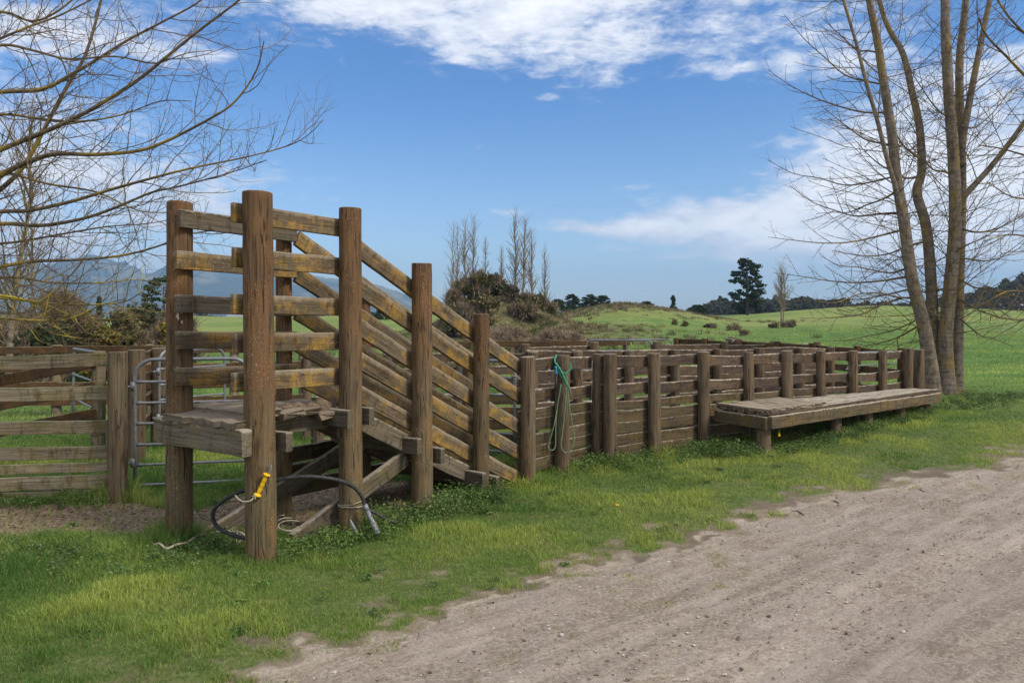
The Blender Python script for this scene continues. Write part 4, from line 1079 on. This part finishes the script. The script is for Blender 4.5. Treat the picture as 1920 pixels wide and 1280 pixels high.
def bush(label, px, Z, top, wpx, cols, n=1500, leaf=.10, twig=.0, cat='bush', group=None, name='bush', dpt=None, twcols=((.18, .13, .085), (.13, .095, .06), (.24, .19, .135)), hmin=.25):
    b_ = G(px, Z); z1 = CAMH - (top - HZ) * Z / F; Hh = max(z1 - b_.z, hmin); R = wpx / 2 * Z / F; D = dpt or R
    root = empty(name, b_, label, cat, group)
    k = max(5, int(n / 140)); Ps = []
    for i in range(k):
        a = rng.uniform(0, 6.28); f = rng.uniform(.05, 1) ** .8
        rr = math.sqrt(max(0, 1 - (f * .92) ** 2)) * rng.uniform(.2, .95)
        c0 = np.array((b_.x + R * rr * math.cos(a), b_.y + D * rr * math.sin(a), b_.z + Hh * f * .88))
        cr = R * rng.uniform(.16, .34)
        Ps.append(c0 + rng.normal(0, .5, (int(n / k), 3)) * np.array((cr, cr, min(cr, Hh * .3))))
    P = np.concatenate(Ps); P = P[P[:, 2] > b_.z - .05]
    nl = int(len(P) * (1 - twig))
    if nl > 10:
        V_, Q_, C_ = leaves(P[:nl], leaf, pick(cols, nl, .35), 1.6)
        build_leaves('foliage', V_, Q_, C_, 'leaf', root)
    if twig > 0:
        P2_ = P[nl:]; nn = len(P2_)
        d = rng.normal(0, .55, (nn, 3)); d[:, 2] = np.abs(d[:, 2]) + .5; d /= np.linalg.norm(d, axis=1, keepdims=True)
        d[:, 0] += .35 * (P2_[:, 0] - b_.x) / R
        e = np.cross(d, rng.normal(0, 1, (nn, 3))); e /= np.linalg.norm(e, axis=1, keepdims=True)
        L = leaf * 5 * rng.uniform(.5, 1.4, (nn, 1)); w_ = leaf * .13
        V_ = np.stack([P2_ - d * L / 2 - e * w_, P2_ - d * L / 2 + e * w_, P2_ + d * L / 2 + e * w_ * .4, P2_ + d * L / 2 - e * w_ * .4], 1).reshape(-1, 3)
        C_ = np.concatenate([np.repeat(pick(twcols, nn, .3), 4, 0), np.ones((nn * 4, 1))], 1)
        build_leaves('stems', V_, np.arange(4 * nn).reshape(nn, 4), C_, 'drygrass', root)
    return root
OL = [(.12, .115, .042), (.095, .095, .034), (.15, .125, .05), (.07, .07, .03)]
BR = [(.13, .095, .05), (.095, .075, .04), (.16, .12, .065)]
YE = [(.20, .15, .02), (.12, .11, .03), (.08, .08, .025), (.26, .20, .02)]
DG = [(.028, .045, .014), (.04, .06, .02), (.02, .03, .01)]
hg = 'shrubs in the hedge behind the left fences'
for (px, Z, top, w, cols, tw_, lb_) in [
    (-60, 27, 570, 170, BR, .75, 'brown leafless shrub at the left end of the hedge, cut by the frame'),
    (25, 25, 568, 170, BR, .8, 'grey-brown leafless shrub under the drooping left limbs'),
    (75, 22, 610, 140, DG, .25, 'low dark green shrub in front of the leafless hedge shrubs'),
    (110, 30, 540, 130, BR, .85, 'tall pale leafless thicket behind the hedge'),
    (150, 24.5, 584, 120, OL, .3, 'olive green hedge shrub left of the yellow gorse'),
    (188, 24, 592, 70, YE, .1, 'yellow-flowering gorse bush in the middle of the hedge'),
    (232, 25, 578, 95, OL, .35, 'olive brown hedge shrub between the two yellow gorse bushes'),
    (270, 27, 572, 120, DG, .3, 'dark green hedge shrub below the evergreen tree'),
    (305, 24, 598, 70, YE, .25, 'yellow-brown gorse bush at the right end of the hedge beside the ramp post'),
    (335, 26, 574, 100, BR, .7, 'brown leafless hedge shrub behind the leftmost ramp post')]:
    bush(lb_, px, Z, top, w, cols, 5200, .085, tw_, group=hg)
mg = 'scrub bushes on the mound'
for (px, Z, top, w, cols, tw_, lb_) in [
    (868, 53, 520, 60, OL, .4, 'dark olive bush at the upper left of the mound'), (852, 51.5, 545, 50, OL + BR, .45, 'grey brown scrub bush at the left foot of the mound'),
    (900, 53, 506, 56, OL, .3, 'tallest olive bush on top of the mound'), (925, 54, 516, 50, OL + YE[2:3], .3, 'olive bush right of the mound top'),
    (948, 54, 538, 56, DG, .3, 'dark green bush on the right shoulder of the mound'), (905, 50, 552, 90, BR + OL, .35, 'wide brown scrub bush in the middle of the mound face'),
    (975, 54, 555, 56, OL, .4, 'olive bush below the tallest poplar'), (1005, 56, 556, 50, OL + YE[1:3], .35, 'green and yellow bush at the right foot of the mound'),
    (985, 52, 573, 70, BR + OL, .5, 'dry brown scrub at the right base of the mound'), (1030, 57, 572, 50, BR + OL, .4, 'small brown bush at the far right of the mound'), (860, 49, 568, 60, BR + OL, .5, 'dry brown scrub at the left base of the mound')]:
    bush(lb_, px, Z, top, w, cols, 3600, .15, tw_, group=mg)
bk = 'clumps of dry bracken below the mound'
for k in range(16):
    bush('low clump of dry pinkish-brown bracken on the slope below the mound', rng.uniform(905, 1095), rng.uniform(36, 50), rng.uniform(606, 626), rng.uniform(26, 60), BR, 1100, .085, .9, group=bk, hmin=.5,
         cat='bracken', name='bracken', twcols=((.26, .19, .13), (.20, .145, .10), (.31, .24, .17)))
gg = 'low gorse bushes scattered on the paddock'
for (px, Z, top, w, cols, tw_, lb_) in [
    (1286, 60, 601, 13, YE, .1, 'small yellow gorse bush above the back fence gateway'), (1266, 62, 599, 12, YE, .2, 'smaller yellow gorse bush left of the other one'),
    (1333, 60, 610, 26, BR + DG, .4, 'low dark bush on the slope left of the tall pine'), (1374, 56, 614, 38, BR + DG, .45, 'wide low brown bush on the slope in front of the tall pine'),
    (1394, 50, 620, 13, BR, .6, 'tiny brown bush on the near slope'), (1452, 58, 616, 22, BR, .5, 'brown bush at the foot of the small pale tree, left'),
    (1476, 57, 613, 26, BR + DG, .5, 'brown bush at the foot of the small pale tree, right'), (1490, 60, 606, 12, DG, .5, 'thin upright green shrub right of the small pale tree'),
    (625, 150, 594, 44, [(.62, .48, .03), (.5, .4, .03)], .0, 'bright yellow bush in the far field seen through the ramp rails')]:
    bush(lb_, px, Z, top + (4 if px > 700 else 0), w * 1.35, cols, 700, .11, tw_, group=gg, hmin=.32)

# rough tussocks: uncountable dry grass on the mound, the knoll and behind the back fence
def tussocks(n):
    c = np.concatenate([np.stack([rng.normal(-1.0, 5.5, n // 2), rng.normal(49, 6.0, n // 2)], 1), np.stack([rng.normal(10.5, 7, n // 3), rng.normal(77, 3.6, n // 3)], 1),
                        np.stack([rng.normal(-1.5, 3.2, n // 3), rng.normal(34, 4, n // 3)], 1)])
    c = c[c[:, 1] > 24]
    m_ = 26
    x = np.repeat(c[:, 0], m_) + rng.normal(0, .16, len(c) * m_); y = np.repeat(c[:, 1], m_) + rng.normal(0, .16, len(c) * m_)
    hh = np.repeat(rng.uniform(.10, .36, len(c)) * (.45 + .55 * (fbm(c[:, 0] / 3, c[:, 1] / 3, 5, 2) > .5)), m_) * rng.uniform(.5, 1.2, len(c) * m_)
    z = hgt(x, y); n_ = len(x)
    a = rng.uniform(0, 6.28, n_); l = hh * rng.uniform(.2, .9, n_); w_ = .022
    bx, by_ = np.cos(a + 1.57) * w_, np.sin(a + 1.57) * w_
    V_ = np.stack([np.stack([x - bx, y - by_, z], 1), np.stack([x + bx, y + by_, z], 1), np.stack([x + np.cos(a) * l + bx * .2, y + np.sin(a) * l, z + hh], 1), np.stack([x + np.cos(a) * l - bx * .2, y + np.sin(a) * l, z + hh], 1)], 1).reshape(-1, 3)
    cc_ = pick([(.22, .17, .10), (.16, .12, .075), (.10, .10, .035), (.27, .21, .14), (.08, .10, .025)], len(c), .2)
    C_ = np.concatenate([np.repeat(cc_, m_ * 4, 0), np.ones((n_ * 4, 1))], 1)
    C_[:, :3] *= np.repeat(rng.uniform(.75, 1.25, (n_, 1)), 4, 0)
    return V_, np.arange(4 * n_).reshape(n_, 4), C_
V, Q, C = tussocks(3000)
tag(build_leaves('dry_tussocks', V, Q, C, 'drygrass'), kind='stuff')

# far woods on the right: one mass
n = 26000
px = rng.uniform(1290, 2120, n)
Zw = rng.uniform(215, 260, n)
topy = np.interp(px, [1290, 1335, 1352, 1368, 1385, 1420, 1500, 1560, 1640, 1700, 1800, 1850, 1880, 1920, 2120], [582, 566, 560, 567, 562, 560, 560, 566, 568, 570, 552, 540, 526, 516, 500])
topy = topy + (fbm(px / 13, px * 0, 91, 3) - .5) * 20
ztop = CAMH - (topy - HZ) * Zw / F
xx = (px - 960) / F * Zw; gz = hgt(xx, Zw)
zz_ = gz + (ztop - gz) * rng.uniform(0, 1, n) ** .75
V, Q, C = leaves(np.stack([xx, Zw, zz_], 1), .85, pick([(.022, .035, .016), (.035, .042, .020), (.045, .05, .026), (.028, .024, .016), (.06, .05, .032)], n, .35), 1.5)
tag(build_leaves('far_wood', V, Q, C, 'needle'), kind='stuff')
n = 9000                                   # thin far shelter belts on the left plain
px = rng.uniform(-250, 860, n); Zw = rng.uniform(235, 275, n)
topy = 597 - 9 * fbm(px / 22, px * 0, 93, 3) - 7 * (fbm(px / 60, px * 0, 95, 2) > .55)
xx = (px - 960) / F * Zw; gz = hgt(xx, Zw); ztop = CAMH - (topy - HZ) * Zw / F
V, Q, C = leaves(np.stack([xx, Zw, gz + (ztop - gz) * rng.uniform(0, 1, n)], 1), .8, pick([(.03, .04, .02), (.05, .05, .03), (.11, .09, .07), (.04, .05, .02)], n, .3), 1.5)
tag(build_leaves('shelter_belt', V, Q, C, 'needle'), kind='stuff')
# a tiny far farmhouse
hb = G(447, 205)
hs = empty('farmhouse', hb, 'tiny white farmhouse far off across the field, seen through the ramp rails', 'house')
hw, hd_, hz_ = 2.2, 2.5, 3.4
def boxmesh(name, c, s, mat, parent):
    x, y, z = c; a, b_, h_ = s
    V_ = [(x-a, y-b_, z), (x+a, y-b_, z), (x+a, y+b_, z), (x-a, y+b_, z), (x-a, y-b_, z+h_), (x+a, y-b_, z+h_), (x+a, y+b_, z+h_), (x-a, y+b_, z+h_)]
    return mesh_np(name, V_, [(0, 3, 2, 1), (4, 5, 6, 7), (0, 1, 5, 4), (1, 2, 6, 5), (2, 3, 7, 6), (3, 0, 4, 7)], None, mat, parent, attrs={'gc': np.array(V_), 'tone': np.ones(8)})
M['white'] = simple('white_paint', (.75, .74, .70), .6, 0, .03); M['roofgrey'] = simple('grey_roofing', (.22, .23, .25), .5, 0, .1)
boxmesh('wall', (hb.x, hb.y, hb.z - .4), (hw, hd_, hz_), M['white'], hs)
V_ = [(hb.x-hw-.3, hb.y-hd_-.3, hb.z+hz_-.4), (hb.x+hw+.3, hb.y-hd_-.3, hb.z+hz_-.4), (hb.x+hw+.3, hb.y+hd_+.3, hb.z+hz_-.4), (hb.x-hw-.3, hb.y+hd_+.3, hb.z+hz_-.4), (hb.x-hw-.3, hb.y, hb.z+hz_+.9), (hb.x+hw+.3, hb.y, hb.z+hz_+.9)]
mesh_np('roof', V_, [(0, 1, 5, 4), (2, 3, 4, 5), (0, 3, 2, 1)], [(0, 4, 3), (1, 2, 5)], M['roofgrey'], hs, attrs={'gc': np.array(V_), 'tone': np.ones(6)})
boxmesh('window', (hb.x, hb.y - hd_ - .02, hb.z + .9), (.6, .05, 1.0), M['roofgrey'], hs)

# ================================================================== MOUNTAINS
mxp = np.linspace(-5200, 700, 300); myp = np.linspace(2500, 4600, 90)
X, Y = np.meshgrid(mxp, myp)
pxr = 960 + X / 3300 * F
ridge = np.interp(pxr, [-1200, -700, -300, 0, 60, 110, 180, 225, 262, 300, 340, 420, 520, 600, 660, 720, 780, 830, 880, 1000], [470, 500, 480, 488, 478, 468, 478, 503, 494, 488, 492, 505, 500, 512, 522, 538, 556, 576, 592, 606])
zr = CAMH - (ridge - HZ) * 3300 / F
rn = 1 - np.abs(2 * fbm(X / 420, Y / 420, 101, 5) - 1)
prof = np.exp(-((Y - 3500) / 520) ** 2) * .9 + .28 * np.exp(-((Y - 2950) / 300) ** 2)
Zm = -20 + (zr + 12) * prof * (.62 + .5 * rn) * 1.02 + (fbm(X / 120, Y / 120, 103, 4) - .5) * 40 * prof
m, nt, b = new_mat('mountain_bush'); geo = nt.new('ShaderNodeNewGeometry'); pos = geo.outputs['Position']
n1 = nt.noise(pos, .006, 5, .6); n2 = nt.noise(pos, .03, 4, .6)
nt.L.new(nt.mix(nt.step(n1, .5, .62), nt.mix(nt.step(n2, .3, .7), (.030, .045, .025), (.06, .075, .04)), (.16, .15, .08)), b.inputs['Base Color']); b.inputs['Roughness'].default_value = .95
nx, ny = len(mxp), len(myp)
ii = (np.arange(ny - 1)[:, None] * nx + np.arange(nx - 1)[None]).ravel()
mt = mesh_np('mountains', np.stack([X, Y, Zm], -1).reshape(-1, 3), np.stack([ii, ii + 1, ii + nx + 1, ii + nx], 1), None, m, smooth=True)
tag(mt, kind='structure')

# ================================================================== GRASS AND WEEDS (built now that the posts are known)
V1, Q1, T1, C1 = grass_blades(1000000, 3.1, 16, .76)
g_ = mesh_np('grass', V1, Q1, T1, M['grass'], attrs={'col': C1}); tag(g_, kind='stuff')
del V1, Q1, T1, C1
V1, Q1, T1, C1 = grass_blades(170000, 16, 60, .74)
g_ = mesh_np('paddock_grass', V1, Q1, T1, M['grass'], attrs={'col': C1}); tag(g_, kind='stuff')

# leafy weeds along the fence foot
wp = []
def along(pts, n, w, h0, h1):
    pts = np.array(pts, float)
    for _ in range(n):
        i = rng.integers(0, len(pts) - 1); f = rng.uniform()
        q = pts[i] * (1 - f) + pts[i + 1] * f + rng.normal(0, w, 2)
        wp.append((q[0], q[1], rng.uniform(h0, h1)))
fo = np.array((.5, -.6)) * .25
along([np.array(p) + fo for p in pp[:3]], 70, .20, .08, .22)
along([np.array(fp[1]) + fo * .3, np.array(fp[2]) + fo, np.array(pp[0]) + fo], 60, .14, .08, .25)
along([fa + np.array((-.05, .2)), fa * .75 + fb * .25 + np.array((-.05, .15))], 100, .18, .05, .15)
along([fa * .7 + fb * .3, (fa + fb) / 2 + np.array((-.05, .15)), fb + np.array((-.1, .15))], 300, .16, .05, .17)
along([np.array(pp[2]) + fo, fa + np.array((-.3, .1))], 80, .22, .10, .26)
along([b0, (b0 + b1) / 2, b1], 120, .25, .08, .2)
along([CP(1.0, -.18, 0)[:2], CP(1.9, -.12, 0)[:2], CP(2.9, -.1, 0)[:2]], 150, .13, .06, .26)
along([CP(.25, -.05, 0)[:2], CP(.95, -.1, 0)[:2]], 60, .12, .05, .16)
along([CP(-.1, 1.0, 0)[:2], CP(-.05, .5, 0)[:2]], 40, .16, .04, .12)
along([CP(-.15, .3, 0)[:2], (-3.2, 5.8), (-4.2, 6.2)], 130, .26, .03, .09)
along([(-4.2, 7.6), (-7, 7.4)], 70, .12, .06, .2)
along([(8.0, 13.9), (10.5, 15.6)], 120, .4, .05, .16)
for _ in range(150):                      # clover and small broad-leaved weeds in the turf
    y_ = rng.uniform(3.6, 11); x_ = rng.uniform(-.62, .55) * y_
    if road_d(x_, y_) < -.25 and in_mulch(x_, y_) > 1.1: wp.append((x_, y_, rng.uniform(.015, .04)))
P = []; S = []; CC = []
pal = np.array([(.075, .140, .032), (.105, .180, .042), (.06, .11, .028), (.15, .21, .055), (.11, .16, .055)])
for (x, y, hh) in wp:
    k = int(60 + 330 * hh); z = H(x, y); rr = .05 + hh * .45
    f = rng.uniform(0, 1, k)
    q = rng.normal(0, .5, (k, 2)) * rr * (.4 + .6 * np.sin(f * 2.6))[:, None]
    P.append(np.stack([x + q[:, 0], y + q[:, 1], z + .01 + hh * f * rng.uniform(.6, 1, k)], 1))
    S.append(np.full(k, rng.uniform(.006, .013) * (1 + .03 * y)))
    CC.append(np.clip(pal[rng.integers(0, len(pal))] * rng.uniform(.7, 1.3, (k, 1)), 0, 1))
V, Q, C = leaves(np.concatenate(P), np.concatenate(S), np.concatenate(CC), 1.7, flat=.45)
tag(build_leaves('weeds', V, Q, C, 'leaf'), kind='stuff')
# pale spiky plant by the fence
sp = G(1221, 10.2)
spv, spq, spc = [], [], []
for k in range(22):
    a = rng.uniform(0, 6.28); l = rng.uniform(.10, .27); o_ = rng.uniform(.05, .20); w_ = .009
    bx, by_ = math.cos(a + 1.57) * w_, math.sin(a + 1.57) * w_
    i0 = len(spv)
    for (f, zf, wf) in ((0, 0, 1), (.45, .62, 1.1), (1, 1, .15)):
        x = sp.x + math.cos(a) * o_ * f; y = sp.y + math.sin(a) * o_ * f; z = sp.z + l * zf
        spv += [(x - bx * wf, y - by_ * wf, z), (x + bx * wf, y + by_ * wf, z)]
    spq += [(i0, i0+1, i0+3, i0+2), (i0+2, i0+3, i0+5, i0+4)]
    spc += [(.36, .40, .16, 1) if rng.uniform() < .6 else (.2, .28, .08, 1)] * 6
so = mesh_np('spiky_plant', spv, spq, None, M['leaf'], attrs={'col': np.array(spc)}, origin=(sp.x, sp.y, sp.z))
tag(so, 'pale spiky tussock plant in the weeds in front of the front fence', 'plant')
for (px, Yd) in ((1157, 7.3),):
    d0 = G(px, Yd)
    dl = empty('dandelion', d0, 'single small yellow dandelion flower in the short grass of the verge', 'flower')
    tube([d0, d0 + Vector((.004, 0, .055))], .002, 5).build('stalk', M['palehose'], dl)
    mbd = MB()
    for k in range(14):
        a = k * .449; q0 = d0 + Vector((.004, 0, .055)); tube([q0, q0 + Vector((math.cos(a) * .011, math.sin(a) * .011, .006)), q0 + Vector((math.cos(a) * .019, math.sin(a) * .019, .003))], [.003, .005, .002], 4, mbd)
    mbd.build('flower_head', M['yellow'], dl)
# wood chips scattered on the bare soil
n = 9000
x = rng.uniform(-6.5, -.2, n); y = rng.uniform(6.3, 8.9, n); k = in_mulch(x, y) < 1.05; x, y = x[k], y[k]
V, Q, C = leaves(np.stack([x, y, hgt(x, y) + .006 + rng.uniform(0, .02, len(x))], 1), .010, pick([(.20, .14, .10), (.10, .065, .045), (.30, .23, .17), (.06, .04, .03)], len(x), .3), 3.5, flat=.7)
tag(build_leaves('wood_chips', V, Q, C, 'drygrass'), kind='stuff')

# ================================================================== SKY, SUN, AIR, CAMERA
SD = Vector((.72, -.42, .78)).normalized()
w = bpy.data.worlds.new('World'); scene.world = w; w.use_nodes = True
nt = NT(w.node_tree); bg = w.node_tree.nodes['Background']
sky = nt.new('ShaderNodeTexSky', sky_type='NISHITA')
sky.sun_disc = False; sky.sun_elevation = math.asin(SD.z); sky.sun_rotation = math.atan2(SD.x, SD.y)
sky.air_density = 1.0; sky.dust_density = 1.2; sky.ozone_density = 2.2; sky.altitude = 50
tc = nt.new('ShaderNodeTexCoord').outputs['Generated']
sp_ = nt.new('ShaderNodeSeparateXYZ'); nt.L.new(tc, sp_.inputs[0])
dxn, dyn, dzn = sp_.outputs
az = nt.m('ARCTAN2', dxn, dyn); el = nt.m('ARCSINE', dzn)
def ang(px, py):
    a = math.atan((px - 960) / F); e = math.atan((HZ - py) / F * math.cos(a)); return a, e
comb = nt.new('ShaderNodeCombineXYZ'); nt.put(comb.inputs[0], nt.m('MULTIPLY', az, 5.0)); nt.put(comb.inputs[1], nt.m('MULTIPLY', el, 13.0))
nv = comb.outputs[0]
n_big = nt.noise(nv, 1.5, 10, .64, .35)
n_fine = nt.noise(nv, 6.5, 8, .66, .3)
tot = None
#            px    py   rx   ry  weight
blobs = [(1020, -60, 620, 130, .85), (760, 15, 330, 60, .75), (1180, 60, 330, 80, .65), (900, 95, 170, 45, .5), (1350, 130, 110, 26, .55), (1150, 140, 130, 30, .45), (640, 60, 120, 30, .35),
         (1700, 390, 330, 135, 1.4), (1480, 420, 260, 62, 1.0), (1640, 330, 200, 70, .9), (1250, 425, 240, 26, .85), (1120, 428, 110, 13, .7), (1800, 180, 300, 110, .62), (1580, 90, 180, 80, .6), (2050, 350, 300, 300, .8),
         (60, 60, 260, 90, .65), (300, 70, 160, 70, .6), (130, 300, 260, 150, .62), (330, 370, 260, 95, .72), (500, 326, 95, 16, .5), (60, 460, 420, 60, .7), (-300, 200, 400, 300, .6),
         (950, 398, 55, 9, .48), (1020, 183, 34, 11, .5), (890, 278, 24, 8, .4), (1180, 351, 46, 8, .46), (1150, 467, 70, 11, .5), (1240, 482, 70, 8, .42), (1290, 526, 60, 7, .46), (1330, 365, 90, 20, .35), (1350, 480, 200, 16, .4)]
for (px, py, rx, ry, wt) in blobs:
    a0, e0 = ang(px, py); ra = rx / F * math.cos(a0) ** 2; re = ry / F * math.cos(a0)
    u = nt.m('MULTIPLY', nt.m('SUBTRACT', az, a0), 1 / ra); v = nt.m('MULTIPLY', nt.m('SUBTRACT', el, e0), 1 / re)
    q = nt.m('MULTIPLY_ADD', u, u, nt.m('MULTIPLY', v, v))
    gq = nt.m('MULTIPLY', nt.m('EXPONENT', nt.m('MULTIPLY', q, -1.0)), wt)
    tot = gq if tot is None else nt.m('ADD', nt.m('MAXIMUM', tot, gq), nt.m('MULTIPLY', nt.m('MINIMUM', tot, gq), .3))
# behind and beside the picture: unseen cloud cover added to raise fill light
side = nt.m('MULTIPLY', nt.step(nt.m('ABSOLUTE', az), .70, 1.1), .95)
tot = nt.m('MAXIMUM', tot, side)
tot = nt.m('MAXIMUM', tot, nt.step(el, .5, .75, 0, 1.0))  # overhead cloud out of view, added for fill as well
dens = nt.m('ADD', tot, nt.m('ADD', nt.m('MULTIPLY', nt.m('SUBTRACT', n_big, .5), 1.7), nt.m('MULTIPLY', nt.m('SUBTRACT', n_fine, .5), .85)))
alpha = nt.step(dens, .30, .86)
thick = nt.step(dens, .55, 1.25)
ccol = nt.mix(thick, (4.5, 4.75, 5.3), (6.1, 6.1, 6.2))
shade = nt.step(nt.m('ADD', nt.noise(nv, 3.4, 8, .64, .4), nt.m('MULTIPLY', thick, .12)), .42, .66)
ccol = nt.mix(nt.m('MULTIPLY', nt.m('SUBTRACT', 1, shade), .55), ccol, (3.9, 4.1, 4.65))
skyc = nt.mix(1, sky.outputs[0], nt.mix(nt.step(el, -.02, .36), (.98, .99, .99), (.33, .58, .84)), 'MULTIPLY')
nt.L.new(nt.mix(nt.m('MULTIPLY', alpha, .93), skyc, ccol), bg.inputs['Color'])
bg.inputs['Strength'].default_value = .085

sun = bpy.data.lights.new('sun', 'SUN'); sun.energy = 1.6; sun.angle = math.radians(12); sun.color = (1, .91, .78)
so_ = bpy.data.objects.new('sun', sun); COL.objects.link(so_)
so_.rotation_euler = SD.to_track_quat('Z', 'Y').to_euler()

HAZE = True
if HAZE:
    m = bpy.data.materials.new('haze'); m.use_nodes = True; t = m.node_tree
    t.nodes.remove(t.nodes['Principled BSDF'])
    pv = t.nodes.new('ShaderNodeVolumePrincipled'); pv.inputs['Color'].default_value = (.38, .64, 1, 1); pv.inputs['Density'].default_value = .00026
    pv.inputs['Anisotropy'].default_value = .2
    t.links.new(pv.outputs[0], t.nodes['Material Output'].inputs['Volume'])
    x0, x1, y0, y1, z0_, z1_ = -5400, 5400, -120, 4800, -40, 350
    V_ = [(x0, y0, z0_), (x1, y0, z0_), (x1, y1, z0_), (x0, y1, z0_), (x0, y0, z1_), (x1, y0, z1_), (x1, y1, z1_), (x0, y1, z1_)]
    hz = mesh_np('haze', V_, [(0, 3, 2, 1), (4, 5, 6, 7), (0, 1, 5, 4), (1, 2, 6, 5), (2, 3, 7, 6), (3, 0, 4, 7)], None, m)
    tag(hz, kind='stuff')

cam = bpy.data.cameras.new('camera'); co_ = bpy.data.objects.new('camera', cam); COL.objects.link(co_)
co_.location = (0, 0, CAMH); co_.rotation_euler = (math.pi / 2, 0, 0)
cam.sensor_width = 36; cam.lens = 36 * F / 1920; cam.shift_y = (HZ - 640) / 1920
cam.clip_start = .05; cam.clip_end = 20000
scene.camera = co_
scene.view_settings.view_transform = 'Standard'; scene.view_settings.look = 'None'
scene.view_settings.exposure = 1.22; scene.view_settings.gamma = 1
scene.cycles.use_denoising = True; scene.cycles.denoising_prefilter = 'ACCURATE'
scene.cycles.sample_clamp_indirect = 4; scene.cycles.max_bounces = 6; scene.cycles.transparent_max_bounces = 8; scene.cycles.volume_bounces = 0
